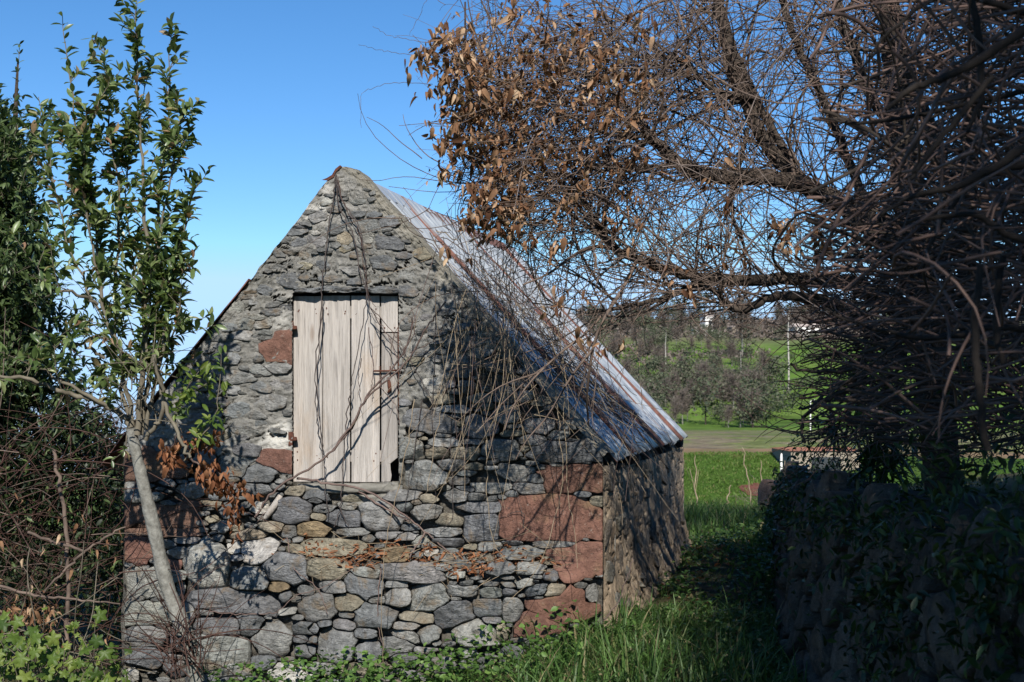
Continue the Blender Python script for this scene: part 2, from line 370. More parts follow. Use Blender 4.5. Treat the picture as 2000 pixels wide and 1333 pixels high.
# ------------------------------------------------------------------ hut geometry helpers
def W(px, py, d=0.0):
    """pixel -> point on the front wall plane, moved d towards the viewer; returns world xyz"""
    r = ray(px, py); d = np.asarray(d, float)
    t = (((HO - CAM) @ HF) + d) / (r @ HF)
    return CAM + r * t[..., None]
def sh(px, py):
    p = W(px, py) - HO; return float(p @ HU), float(p[..., 2])
def H(s, h, d):
    s = np.asarray(s, float)[..., None]; h = np.asarray(h, float)[..., None]; d = np.asarray(d, float)[..., None]
    return HO + HU * s + HF * d + np.array([0, 0, 1.0]) * h
SA, HA = sh(668, 330); SL, HL = sh(242, 866); SR, HR = sh(1178, 893)
DEPTH = 4.1
def verge_l(py): return np.interp(py, [326, 335, 345, 866, 2000], [664, 655, 646, 242, 242])
def verge_r(py): return np.interp(py, [326, 333, 350, 893, 2000], [676, 697, 717, 1178, 1180])
def plinth(px, py):
    edge = 1046 + .055 * (px - 370) + 10 * np.sin(px * .03)
    return .15 * sstep(0, 42, py - edge) * sstep(362, 372, px) * (1 - sstep(1100, 1165, px)) 
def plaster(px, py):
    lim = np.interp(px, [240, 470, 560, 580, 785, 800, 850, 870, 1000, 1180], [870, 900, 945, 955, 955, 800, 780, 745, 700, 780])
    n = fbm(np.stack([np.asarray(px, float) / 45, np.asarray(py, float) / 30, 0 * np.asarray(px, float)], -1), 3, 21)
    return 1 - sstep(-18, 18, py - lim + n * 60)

hut = empty('stone_hut', tuple(HO))
tag(hut, 'old gabled stone hut with a tin roof and a bleached wooden hatch', 'hut')

# front mortar ------------------------------------------------------------------------------
def front_mortar():
    nr, nc = 420, 360
    py = np.concatenate([np.linspace(326, 345, 8)[:-1], np.linspace(345, 1400, nr)]); nr = len(py)
    k = np.linspace(0, 1, nc)
    L = verge_l(py); Rr = verge_r(py)
    wob = 3.0 * fbm(np.stack([py / 18, py * 0, py * 0], -1), 3, 2) * sstep(335, 370, py)
    wob2 = 3.0 * fbm(np.stack([py / 18, py * 0 + 9, py * 0], -1), 3, 4) * sstep(335, 370, py)
    L = L + wob; Rr = Rr + wob2
    PX = L[:, None] + (Rr - L)[:, None] * k[None]; PY = np.repeat(py[:, None], nc, 1)
    P3 = np.stack([PX, PY, 0 * PX], -1)
    pm = plaster(PX, PY)
    n1 = fbm(P3 / [70, 40, 1], 4, 31); n2 = fbm(P3 / [16, 8, 1], 4, 41); rid = 1 - np.abs(fbm(P3 / [34, 10, 1], 4, 51)) * 2.2
    gouge = sstep(.86, .97, rid) * sstep(.0, .25, fbm(P3 / [60, 45, 1], 2, 61))
    smooth = sstep(1000, 1080, PX) * sstep(0, 60, PX - (717 + (PY - 350) * .849) + 105) * (1 - sstep(860, 890, PY))
    jamb = sstep(780, 790, PX) * (1 - sstep(835, 860, PX)) * sstep(570, 600, PY) * (1 - sstep(770, 800, PY))
    sm = np.clip(smooth + jamb * .8, 0, 1)
    n3 = fbm(P3 / [30, 11, 1], 3, 71)
    n4 = fbm(P3 / [5, 4, 1], 3, 81)
    dp = .003 + .010 * n1 + (.014 * n2 + .008 * n3 + .011 * n4 - .060 * gouge) * (1 - .75 * sm)
    dr = -.055 + .022 * n2
    d = dp * pm + dr * (1 - pm)
    d = d + plinth(PX, PY)
    V = W(PX, PY, d)
    f = grid_faces(nr, nc)
    cx = PX.ravel()[f].mean(1); cy = PY.ravel()[f].mean(1)
    keep = ~((cx > 571) & (cx < 779) & (cy > 572) & (cy < 943))
    f = f[keep]
    me = mesh_data('mortar', V.reshape(-1, 3), f[:, ::-1], M_MORTAR)
    dist = np.minimum(Rr[:, None] - PX, 9999)
    tone = np.clip((1 - sstep(35, 75, Rr[:, None] - PX + 10 * n1)) * sstep(640, 720, PY) * (1 - sstep(875, 900, PY)) * 1.0
                   + .5 * (1 - sstep(12, 40, Rr[:, None] - PX + 8 * n1)) * (PY < 700), 0, 1)
    wh = np.zeros_like(PX)
    for x, y, a, b, s in ((547, 858, 30, 36, .75), (618, 415, 26, 22, .55), (640, 375, 12, 22, .5), (600, 432, 18, 10, .5), (545, 632, 22, 20, .35), (853, 752, 18, 15, 1), (520, 870, 18, 20, .4)):
        wh = np.maximum(wh, s * (1 - sstep(.6, 1.1, np.hypot((PX - x) / a, (PY - y) / b) + .5 * n2)))
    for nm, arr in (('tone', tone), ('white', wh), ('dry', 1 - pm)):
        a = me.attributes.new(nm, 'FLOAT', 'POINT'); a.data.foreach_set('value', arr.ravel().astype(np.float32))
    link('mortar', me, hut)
front_mortar()

# generic cell stones --------------------------------------------------------------------------
def cell_polys(S, nd=28, gap=1.6, cap=1.42, seed=1):
    """S rows: cx, cy, rx, ry, ang, p.  Returns (n, nd, 2) outlines"""
    r_ = np.random.default_rng(seed); S = np.asarray(S, float); n = len(S)
    th = np.linspace(0, 2 * np.pi, nd, endpoint=False); T = np.linspace(.05, 1, 24)
    ca, sa = np.cos(S[:, 4]), np.sin(S[:, 4])
    out = []
    for i in range(n):
        cx, cy, rx, ry, an, p = S[i]
        base = (np.abs(np.cos(th)) ** p + np.abs(np.sin(th)) ** p) ** (-1 / p) * cap
        # random facets give the outline corners
        if p < 5:
            kf = int(r_.integers(4, 7)); a00 = r_.uniform(0, 6.28)
            for u in range(kf):
                a0 = a00 + (u + r_.uniform(-.32, .32)) * 2 * np.pi / kf; dd = r_.uniform(.93, 1.25)
                cc = np.cos(th - a0); base = np.where(cc > .05, np.minimum(base, dd / np.maximum(cc, .05)), base)
        q = base * (1 + r_.normal(0, .03, nd))
        ex = np.cos(th) * q * rx; ey = np.sin(th) * q * ry
        wx = cx + ca[i] * ex - sa[i] * ey; wy = cy + sa[i] * ex + ca[i] * ey
        near = np.where((np.abs(S[:, 0] - cx) < rx * 1.2 + S[:, 2] * 1.2 + 4) & (np.abs(S[:, 1] - cy) < max(rx, ry) * 1.2 + S[:, 3] * 1.3 + 4))[0]
        near = near[near != i]
        X = cx + (wx - cx)[:, None] * T; Y = cy + (wy - cy)[:, None] * T
        lim = np.ones(nd)
        if len(near):
            own = T[None] * q[:, None] * ((np.abs(np.cos(th)) ** p + np.abs(np.sin(th)) ** p) ** (1 / p))[:, None]
            dx = X[..., None] - S[near, 0]; dy = Y[..., None] - S[near, 1]
            ax = (ca[near] * dx + sa[near] * dy) / S[near, 2]; ay = (-sa[near] * dx + ca[near] * dy) / S[near, 3]
            pp = S[near, 5]
            dj = ((np.abs(ax) ** pp + np.abs(ay) ** pp) ** (1 / pp)).min(-1)
            bad = dj < own
            first = np.where(bad.any(1), T[np.argmax(bad, 1)], 1.0); lim = np.minimum(lim, first)
        px = cx + (wx - cx) * lim; py = cy + (wy - cy) * lim
        L = np.hypot(px - cx, py - cy); k = np.maximum(L - gap, L * .5) / np.maximum(L, 1e-6)
        out.append(np.stack([cx + (px - cx) * k, cy + (py - cy) * k], -1))
    return out
def stone_mesh(poly, M, back, face, bulge, r_, unit, cubic=False):
    c = poly.mean(0); nd = len(poly); Vs = []
    # ring scale, depth
    rings = [(1.0, back), (1.0, face * .3), (.985, face + bulge * .35), (.965, face + bulge * .7), (.90, face + bulge * .95), (.6, face + bulge), (.3, face + bulge)]
    L_ = np.abs(poly - c).max() + 1e-6; pl_ = [(r_.uniform(0, 6.28), r_.uniform(.15, .75), r_.uniform(.35, 1.1)) for _ in range(int(r_.integers(2, 5)))]
    tilt = r_.normal(0, .6 * bulge, 2); ext = np.abs(poly - c).max(0) + 1e-6
    ph = r_.uniform(0, 100)
    for sc, d in rings:
        q = c + (poly - c) * sc
        dd = d + ((q - c) / ext) @ tilt * (1 if d > 0 else 0)
        if sc < .99:
            for a_, o_, k_ in pl_:
                u_ = ((q[:, 0] - c[0]) * math.cos(a_) + (q[:, 1] - c[1]) * math.sin(a_)) / L_
                dd = dd - bulge * k_ * np.clip(u_ - o_ * .6, 0, 1) * 1.6
        nz = fbm(np.stack([q[:, 0] * unit * 14, q[:, 1] * unit * 14, np.full(nd, ph)], -1), 3, 3)
        dd = dd + nz * bulge * .75 * (1 if sc < .96 else .4)
        Vs.append(M(q[:, 0], q[:, 1], dd))
    Vs.append(M(c[:1, ], c[1:], np.array([face + bulge]))) if False else Vs.append(M(np.array([c[0]]), np.array([c[1]]), np.array([face + bulge * (1 + .2 * r_.normal())])))
    V = np.concatenate(Vs); nr = len(rings); a = np.arange(nr * nd).reshape(nr, nd); b = np.roll(a, -1, 1)
    q4 = np.stack([a[:-1], b[:-1], b[1:], a[1:]], -1).reshape(-1, 4)
    t3 = np.stack([a[-1], b[-1], np.full(nd, nr * nd)], -1)
    return V, [q4, t3]

PAL = {'g': (.195, .194, .188), 'd': (.140, .144, .148), 't': (.215, .19, .145), 'r': (.160, .084, .064), 'l': (.26, .255, .235),
       'w': (.40, .385, .35), 'o': (.20, .15, .09), 'b': (.135, .078, .058)}
SEEDS = """1117 936 124 54 0 r 4;1073 1011 202 88 0 r 9;1132 1095 98 68 0 r 4;1090 1188 118 56 -18 r 5;1052 1218 74 56 -8 r 4
295 911 106 58 0 b 8;268 960 50 42 0 g 6;312 1009 150 46 0 b 8;315 1040 144 16 0 b 8;273 1076 60 56 0 r 8;302 1139 124 60 0 l 8;290 1198 92 46 0 l 5;287 1243 80 40 0 g 4;285 1284 84 38 0 d 4;256 1318 34 30 0 w 3
545 680 58 50 0 r 6;542 900 64 34 6 r 4;852 752 40 32 0 w 3
650 449 38 22 0 d;712 444 60 26 -10 g;757 475 62 28 0 d;750 515 46 26 12 d;697 418 32 14 -8 d;557 544 64 28 4 d;517 568 32 18 0 d;622 424 40 22 -10 g;617 472 36 26 0 g;588 444 28 9 0 d;672 468 32 26 0 t;631 520 30 22 10 d;616 456 18 13 0 w;481 634 40 26 -8 g;440 696 62 28 5 d;464 737 62 24 0 g;512 724 50 22 10 g;402 751 42 22 0 t;636 395 32 18 0 l;671 487 24 14 0 t
534 721 56 22 0 g;530 785 62 30 -6 g;511 757 44 18 5 d;549 752 46 20 0 g;508 830 40 20 0 d;445 680 50 18 0 d;465 802 52 30 0 d;500 812 36 18 5 g;425 787 52 20 0 d;480 842 52 20 0 g;480 880 56 26 0 d;457 913 62 40 0 d;505 925 62 36 0 d;500 955 60 22 0 d;399 896 44 30 0 d;374 958 54 30 0 g;430 965 50 26 0 d;430 850 44 22 0 t;390 820 40 22 0 d;372 790 36 20 0 d
700 395 30 12 -5 g;730 420 26 12 0 d;590 500 34 16 0 g;560 600 30 12 4 d;690 530 40 18 5 g;640 545 44 14 0 d;700 550 44 14 0 d;590 520 34 14 0 t;790 500 30 14 0 d;800 540 44 18 8 g;530 610 36 14 0 d;500 590 26 12 0 g;520 650 26 14 0 g;450 640 36 18 0 d;430 660 34 16 0 g
870 610 34 14 0 d;850 650 40 16 0 g;900 640 30 14 0 d;820 690 32 14 0 d;860 700 36 16 0 g;900 680 40 20 0 d;940 690 40 20 0 g;970 720 34 18 0 d;830 620 30 12 0 g
900 722 48 32 5 d;912 756 38 28 10 d;879 750 24 17 0 d;864 780 58 22 0 t;942 779 52 24 0 t;954 795 30 18 0 t;984 773 56 32 -5 d;882 800 84 17 2 g;843 823 118 48 5 d;984 810 60 34 0 g;892 813 36 10 0 g;900 828 20 14 0 t;936 834 78 44 5 d;1005 833 34 10 0 g;1002 846 50 14 0 t;1050 831 62 34 0 g;1050 812 44 10 0 d;1038 861 54 24 0 g;825 857 22 8 0 t;870 864 64 22 3 g;921 864 54 12 0 g;801 876 56 46 0 g 4;855 885 48 24 0 t 4;909 885 60 26 0 t 5;978 879 76 42 0 g 4;1025 876 22 15 0 t;1104 884 132 42 0 d 5;882 909 66 26 4 g;924 913 44 16 0 t;960 914 32 9 0 w;831 931 78 60 0 g 4;897 938 46 20 0 g;957 945 82 38 0 l;1005 925 74 34 5 l;1035 954 64 26 0 g;930 972 44 20 0 g;894 969 52 26 0 g;789 969 74 24 0 g;834 975 38 20 0 t;942 990 84 28 0 d;1040 905 30 10 0 g;1000 965 30 16 0 g
1020 775 44 22 0 g;1060 785 40 20 0 t;1090 850 40 20 0 g;1020 745 44 22 0 d;1110 830 40 20 0 g
616 970 56 22 0 d;632 994 48 18 0 g;672 1012 66 38 5 d;748 1009 88 58 5 g;800 1030 38 15 0 d;832 1000 66 36 0 g;880 1016 56 28 8 t;940 1031 74 60 0 d 4;872 1040 66 22 0 g;876 1060 64 18 0 d;792 1049 54 16 0 g;824 1058 34 26 0 l;760 1046 56 16 0 g;956 1068 54 20 0 g;920 1068 30 13 0 t;1012 1080 78 28 0 g;936 1088 64 16 0 t;1084 1064 84 15 0 g;1000 1061 40 11 0 g;980 1110 60 28 0 g;1036 1112 56 26 0 g;1076 1124 32 24 0 d;1070 1096 30 15 0 t;888 1092 64 34 28 d;690 975 40 16 0 t;575 960 44 20 0 t;615 973 40 20 0 d;573 1000 80 56 0 d 3.2;507 994 38 22 0 w;449 996 44 32 0 d;532 1029 54 22 0 t;565 1038 34 26 0 g;611 1034 70 32 5 o;490 1045 64 24 0 t;432 1029 44 24 0 g;366 1056 54 16 0 g;349 1079 40 24 0 g;690 1040 60 18 0 g;340 1105 30 20 0 r
648 1069 124 38 0 t 3;640 1112 84 42 0 t;772 1084 60 36 0 o;712 1120 56 24 5 g;808 1120 120 42 6 g;708 1146 78 48 22 d;652 1148 56 26 0 g;776 1142 48 15 0 g;836 1168 84 58 -8 g;780 1166 62 38 0 g;900 1154 64 26 0 g;888 1200 84 54 -12 d;952 1188 64 40 5 d;736 1172 38 18 0 g;680 1176 64 36 0 t;624 1187 72 60 0 g;732 1204 84 52 5 d;816 1206 66 26 4 t;672 1222 48 26 10 g;792 1222 54 20 0 g;932 1238 96 60 5 l 3;656 1260 82 78 0 g 4;712 1238 48 24 0 d;720 1274 62 48 -15 d;836 1240 56 34 -10 g;776 1262 62 40 0 g;800 1244 62 24 12 l;828 1272 42 18 0 g;792 1288 54 32 0 d;608 1228 34 24 0 d;608 1250 30 18 0 d;606 1270 26 28 0 d;692 1308 64 30 0 t;624 1306 70 26 0 g;740 1306 54 26 0 t;960 1212 40 18 0 g;980 1236 30 36 0 t;1000 1190 44 46 0 g;1050 1152 52 24 -8 d;1082 1154 40 26 0 t;960 1158 44 24 0 g;1156 1160 26 34 0 g;860 1300 60 36 0 g;930 1300 60 34 0 d;1000 1280 60 40 0 d
407 1106 88 98 0 l 4;457 1070 30 28 0 w;505 1075 74 52 -8 w;557 1110 88 68 5 d;490 1133 82 52 0 d;465 1174 176 52 3 d 4;432 1224 94 38 4 d;490 1222 58 44 0 d;436 1283 108 86 0 g 5;532 1248 82 74 0 g 4;594 1228 52 28 0 d;594 1249 46 18 0 d;598 1271 44 28 0 d;573 1315 86 44 0 w;544 1146 46 26 0 o;557 1164 30 22 -45 d;515 1292 52 30 0 d;349 1150 30 40 0 g;362 1200 34 40 0 g;350 1250 40 40 0 d;345 1300 60 44 0 g;470 1340 90 40 0 d;650 1345 90 40 0 d;760 1340 80 36 0 g"""
def front_stones():
    S = []; T = []
    for tok in SEEDS.replace('\n', ';').split(';'):
        q = tok.split()
        if len(q) < 6: continue
        p = float(q[6]) if len(q) > 6 else 3.6
        if q[5] in 'rb': p = max(p, 6.0)
        S.append([float(q[0]), float(q[1]), float(q[2]) / 2, float(q[3]) / 2, R(float(q[4])), p]); T.append(q[5])
    nh = len(S); r_ = np.random.default_rng(5)
    Sa = np.array(S)
    def dmin(x, y, A):
        dx = x - A[:, 0]; dy = y - A[:, 1]; c, s = np.cos(A[:, 4]), np.sin(A[:, 4])
        return (((np.abs((c * dx + s * dy) / A[:, 2])) ** 2.7 + np.abs((-s * dx + c * dy) / A[:, 3]) ** 2.7) ** (1 / 2.7)).min()
    small = []
    for k in range(9000):
        y = r_.uniform(370, 1330); x = r_.uniform(float(verge_l(y)) + 8, float(verge_r(y)) - 8)
        if 565 < x < 786 and 550 < y < 985: continue
        pl = float(plaster(np.array([x]), np.array([y]))[0])
        if pl > .5 and (r_.random() > .22 or (x > 1000 and y < 870)): continue
        rx = r_.uniform(7, 22); ry = rx * r_.uniform(.28, .6)
        A = np.array(S); dd = dmin(x, y, A)
        if dd < 1.04: continue
        # separation that respects the newcomer's own size
        e = np.hypot((A[:, 0] - x) / (A[:, 2] + rx * .9), (A[:, 1] - y) / (A[:, 3] + ry * .9)).min()
        if e < .74: continue
        S.append([x, y, rx, ry, R(r_.normal(0, 8)), 2.6]); T.append(r_.choice(['g', 'd', 't', 'g', 'd', 'l']))
        if len(S) > 520: break
    polys = cell_polys(S, gap=1.0)
    order = list(range(len(S))); big = order[:nh] + sorted(order[nh:], key=lambda i: -S[i][2] * S[i][3]); rest = Batch()
    def M(x, y, d): return W(x, y, d + plinth(x, y))
    bt = {}
    for rank, i in enumerate(big):
        x, y, rx, ry, an, p = S[i]; t = T[i]
        pl = float(plaster(np.array([x]), np.array([y]))[0])
        face = .004 + r_.uniform(0, .012); bul = r_.uniform(.016, .034) if ry > 8 else r_.uniform(.008, .016)
        if ry > 25 and t not in 'rb': bul += .008
        if pl > .5: face = r_.uniform(.0, .012); bul = r_.uniform(.005, .012)
        if t in 'rb': bul = .006; face += .006
        ov = polys[i].copy()
        ov[:, 0] = np.clip(ov[:, 0], verge_l(ov[:, 1]) + 1, verge_r(ov[:, 1]) - 1)
        if ov[:, 1].max() > 572 and ov[:, 1].min() < 944:
            if x < 600: ov[:, 0] = np.minimum(ov[:, 0], 570.5)
            elif x > 775 and y < 940: ov[:, 0] = np.maximum(ov[:, 0], 779.5)
            elif y > 940: ov[:, 1] = np.maximum(ov[:, 1], 943)
        V, Fq = stone_mesh(ov, M, -.10, face, bul, r_, .003)
        if rank < 300:
            red = t in 'rb'
            o = obj('red_stone' if red else 'stone', V, [f[:, ::-1] for f in Fq], M_RED if red else M_STONE, hut, smooth=bool(rank % 3 == 0) or red)
            b = np.array(PAL[t]) * r_.uniform(.82, 1.2) * (1 + r_.normal(0, .012, 3))
            o.color = (*b, 1)
            if red and rank == 1: o['label'] = 'large rectangular red tuff corner block'
        else:
            rest.add(V, [f[:, ::-1] for f in Fq])
    o = rest.build('small_stones', M_STONE, hut, kind='stuff')
    if o: o.color = (.14, .14, .135, 1)
front_stones()

# hatch --------------------------------------------------------------------------------------
def slab_from_px(name, poly, d0, d1, m, parent, n_rows=2, jitter=0, label=None):
    """extrude a pixel polygon (on the wall) from depth d0 (back) to d1 (front)"""
    P = np.array(poly, float); n = len(P)
    fr = W(P[:, 0], P[:, 1], np.full(n, d1)); bk = W(P[:, 0], P[:, 1], np.full(n, d0))
    V = np.concatenate([fr, bk]); a = np.arange(n); b = np.roll(a, -1)
    sides = np.stack([a, a + n, b + n, b], -1)
    o = obj(name, V, [a[None, :], (a[::-1] + n)[None, :], sides], m, parent, smooth=False, label=label)
    return o
def rough_px(name, x0, y0, x1, y1, d0, d1, m, parent, amp=2, nx=30, ny=8, seed=0, dn=.01, label=None):
    """rounded rough slab as a displaced patch with skirts"""
    X, Y = np.meshgrid(np.linspace(0, 1, nx), np.linspace(0, 1, ny))
    P3 = np.stack([X * 6, Y * 3, X * 0 + seed], -1); e = np.minimum(np.minimum(X, 1 - X) * nx, np.minimum(Y, 1 - Y) * ny)
    px = x0 + (x1 - x0) * X + amp * fbm(P3, 3, seed); py = y0 + (y1 - y0) * Y + amp * fbm(P3 + 5, 3, seed)
    d = np.where(e < .5, d0, d1 - .012 * (e < 1.5) + dn * fbm(P3 * 2, 3, seed + 3))
    V = W(px, py, d).reshape(-1, 3)
    return obj(name, V, grid_faces(ny, nx)[:, ::-1][:, ::1], m, parent, label=label)
def hatch():
    h = slab_from_px('hatch', [(572, 598), (776, 598), (776, 622), (572, 622)], -.105, -.082, M_WOOD, hut, label='bleached plank hatch closing the opening in the gable')
    slab_from_px('batten', [(572, 880), (770, 880), (770, 902), (572, 902)], -.105, -.082, M_WOOD, h)
    pl = [(573, 629.5, 579, 941, 0, 0), (631, 683.5, 578, 941, 0, 0), (686, 741.5, 578, 942, 0, 0), (744.5, 777, 579, 648.5, 0, 0), (745.5, 776, 651, 941, 0, 1)]
    r_ = np.random.default_rng(3)
    for i, (x0, x1, y0, y1, t, notch) in enumerate(pl):
        ny = 26; ys = np.linspace(y0, y1, ny)
        lx = x0 + r_.normal(0, .35, ny).cumsum() * .25; rx = x1 + r_.normal(0, .35, ny).cumsum() * .25
        if notch: rx = np.where(ys > 905, x0 + 18 + r_.normal(0, .8, ny), np.where(ys > 898, x1 - 2, rx))
        f0 = -.056 + r_.normal(0, .004); tl = r_.normal(0, .004)
        def rowv(X, d): return W(X, ys, np.full(ny, d))
        cols = [rowv(lx, f0 - .024), rowv(lx, f0 - .003 - tl), rowv(lx + 1.2, f0 - tl), rowv((lx + rx) / 2, f0 + .0015 + 0 * tl), rowv(rx - 1.2, f0 + tl), rowv(rx, f0 - .003 + tl), rowv(rx, f0 - .024)]
        V = np.stack(cols, 1)   # ny x 7
        f = grid_faces(ny, 7)
        caps = np.array([[0, 1, 5, 6], [1, 2, 4, 5], [(ny - 1) * 7 + 6, (ny - 1) * 7 + 5, (ny - 1) * 7 + 1, (ny - 1) * 7 + 0]])
        o = obj('plank', V.reshape(-1, 3), [f[:, ::-1], caps], M_WOOD, h, smooth=False)
        if i == 3: o['label'] = 'short plank piece above the long right-hand one'
        if notch: o['label'] = 'narrow plank with its lower corner broken away'
        # nails
    nb = Batch()
    for x0, x1, y0, y1, _, n in pl:
        for y in (606, 612, 888, 896) if y1 > 700 and y0 < 600 else ((640,) if y0 < 600 else (660, 890)):
            for x in (x0 + 9, x1 - 9):
                c = W(x + r_.normal(0, 2), y + r_.normal(0, 3), -.052); a = np.linspace(0, 2 * np.pi, 7)[:-1]
                ring = np.array([c + HU * .0045 * math.cos(q) + np.array([0, 0, .0055]) * math.sin(q) for q in a])
                nb.add(np.concatenate([ring, [c + HF * .002]]), np.array([[k, (k + 1) % 6, 6] for k in range(6)])[:, ::1])
    nb.build('nails', M_RUST, h, kind='stuff')
    for y in (640, 857):
        hg = slab_from_px('hinge', [(563, y - 13), (573, y - 13), (573, y - 4), (580, y - 3), (580, y + 3), (571, y + 4), (571, y + 14), (563, y + 14)], -.06, .004, M_RUST, h)
    # bolt across the joint, staple and hanging catch
    tb = Batch()
    tube(tb, np.array([W(730, 725, -.03), W(755, 725, -.028), W(785, 723, -.025)]), [.0055, .006, .0055], 6)
    for x in (742, 762): tube(tb, np.array([W(x, 716, -.05), W(x, 720, -.018), W(x, 730, -.018), W(x, 734, -.05)]), [.0035] * 4, 5)
    tb.build('bolt', M_RUST, h)
    tb = Batch()
    tube(tb, np.array([W(758, 738, -.04), W(760, 748, -.03), W(762, 762, -.03), W(757, 768, -.035)]), [.004, .012, .011, .004], 7)
    tb.build('padlock', M_RUST, h)
    slab_from_px('iron_strip', [(776.5, 640), (781, 640), (782, 795), (778, 796)], -.06, -.012, M_RUST, hut)
    # dark room behind, reveals
    s0, h0 = sh(565, 950); s1, h1 = sh(785, 565)
    P = [H(s0, h0, -.5), H(s1, h0, -.5), H(s1, h0, -.13), H(s0, h0, -.13), H(s0, h1, -.5), H(s1, h1, -.5), H(s1, h1, -.13), H(s0, h1, -.13)]
    V, f = box(np.array(P).reshape(8, 3)); obj('opening_recess', V, f[[0, 1, 2, 3, 5]], M_DARK, hut, smooth=False)
    def rev(pts, m=M_MORTAR): obj('reveal', np.array(pts).reshape(4, 3), np.array([[0, 1, 2, 3]]), m, hut, smooth=False)
    rev([W(571, 570, .0), W(571, 945, .0), W(571, 945, -.14), W(571, 570, -.14)])
    rev([W(779, 570, .0), W(779, 945, .0), W(779, 945, -.14), W(779, 570, -.14)])
    rough_px('lintel', 568, 559, 784, 573.5, -.16, .014, M_STONE, hut, 7, 60, 9, 4, .022, 'long thin basalt slab over the hatch').color = (.12, .125, .13, 1)
    rough_px('sill', 575, 942, 785, 966, -.16, .012, M_CONC, hut, 5, 40, 9, 7, .012, 'cement sill under the hatch')
    rough_px('sill_apron', 668, 962, 792, 1000, -.10, .004, M_CONC, hut, 5, 30, 12, 9, .012)

# tubes ----------------------------------------------------------------------------------------
def tube(B, P, r, k=4, a=None):
    P = np.asarray(P, float).reshape(-1, 3); n = len(P); r = np.broadcast_to(np.asarray(r, float), (n,))
    t = np.empty_like(P); t[1:-1] = P[2:] - P[:-2]; t[0] = P[1] - P[0]; t[-1] = P[-1] - P[-2]; t = norm(t)
    up = np.array([0.31, 0.17, 0.93]) if abs(t[:, 2]).mean() < .8 else np.array([.9, .3, .1])
    s = norm(np.cross(t, up)); w = np.cross(s, t)
    an = np.arange(k) * 2 * np.pi / k
    V = P[:, None] + r[:, None, None] * (np.cos(an)[None, :, None] * s[:, None] + np.sin(an)[None, :, None] * w[:, None])
    A = np.arange(n * k).reshape(n, k); Bq = np.roll(A, -1, 1)
    f = np.stack([A[:-1], A[1:], Bq[1:], Bq[:-1]], -1).reshape(-1, 4)
    B.add(V.reshape(-1, 3), f, random.random() if a is None else a)
def spline(P, m=6, jit=0.0, seed=0):
    """Catmull-Rom through rows of P (any width)"""
    P = np.asarray(P, float); n = len(P); Q = np.concatenate([[2 * P[0] - P[1]], P, [2 * P[-1] - P[-2]]]); o = []
    for i in range(n - 1):
        a, b, c, d = Q[i:i + 4]
        for t in np.arange(m) / m:
            o.append(.5 * ((2 * b) + (-a + c) * t + (2 * a - 5 * b + 4 * c - d) * t * t + (-a + 3 * b - 3 * c + d) * t ** 3))
    o.append(P[-1]); o = np.array(o)
    if jit:
        r_ = np.random.default_rng(seed); o[1:-1, :3] += r_.normal(0, jit, (len(o) - 2, 3))
    return o
def wander(p0, d0, L, n, wig, grav, r_):
    """a curving twig: returns n points"""
    st = L / (n - 1); P = [np.array(p0, float)]; d = norm(np.array(d0, float)); bend = r_.normal(0, wig, 3)
    for i in range(n - 1):
        bend = bend * .82 + r_.normal(0, wig * .55, 3)
        d = norm(d + bend * st * 3 + np.array([0, 0, -grav * st]))
        P.append(P[-1] + d * st)
    return np.array(P)
def px_poly(L):   # rows px,py,D,r -> world xyz + r
    L = np.array(L, float); return np.concatenate([pt(L[:, 0], L[:, 1], L[:, 2]), L[:, 3:4]], 1)
hatch()

# side wall, back and left walls, roof -----------------------------------------------------------
def fan(PX): return PX
def side_wall():
    nr, nc = 150, 200
    t = np.linspace(0, DEPTH, nc); z = np.linspace(-.3, HR - .10, nr)
    Tt, Z = np.meshgrid(t, z)
    P3 = np.stack([Tt * 4.2, Z * 5, 0 * Z], -1)
    d = .018 * fbm(P3 * 1.4, 5, 3) + .008 * fbm(P3 * [3, 2.4, 1], 4, 7) + .09 * (1 - sstep(.15, .75, Z)) ** 2
    rid = 1 - np.abs(fbm(P3 * [1.6, 2.2, 1], 4, 17)) * 2.4; d -= .02 * sstep(.8, .97, rid)
    d *= sstep(0, .04, Tt)
    b = HO + HU * SR
    V = b + (-HF) * Tt[..., None] + HU * d[..., None] + np.array([0, 0, 1.]) * Z[..., None]
    o = obj('side_wall', V.reshape(-1, 3), grid_faces(nr, nc), M_SIDE, hut)
    # rubble set in it
    r_ = np.random.default_rng(8); S = []
    for k in range(4000):
        x = r_.uniform(.05, DEPTH - .05); y = r_.uniform(.05, HR - .08); rx = r_.uniform(.05, .13); ry = rx * r_.uniform(.3, .7)
        if S:
            A = np.array(S); e = np.hypot((A[:, 0] - x) / (A[:, 2] + rx), (A[:, 1] - y) / (A[:, 3] + ry)).min()
            if e < .9: continue
        S.append([x, y, rx, ry, r_.normal(0, .12), 2.7])
        if len(S) > 80: break
    polys = cell_polys(S, nd=16, gap=.008, seed=4)
    def M(x, y, dd): 
        q = .09 * (1 - sstep(.15, .75, y)) ** 2
        return b + (-HF) * x[..., None] + HU * (dd + q)[..., None] + np.array([0, 0, 1.]) * y[..., None]
    for i, pl in enumerate(polys):
        V, Fq = stone_mesh(pl, M, -.05, r_.uniform(-.02, .006), r_.uniform(.006, .014), r_, 1.0)
        o = obj('stone', V, Fq, M_STONE, hut); o.color = (*(np.array([(.17, .14, .11), (.14, .13, .11), (.17, .115, .085)][r_.choice(3, p=[.6, .32, .08])]) * r_.uniform(.8, 1.2)), 1)
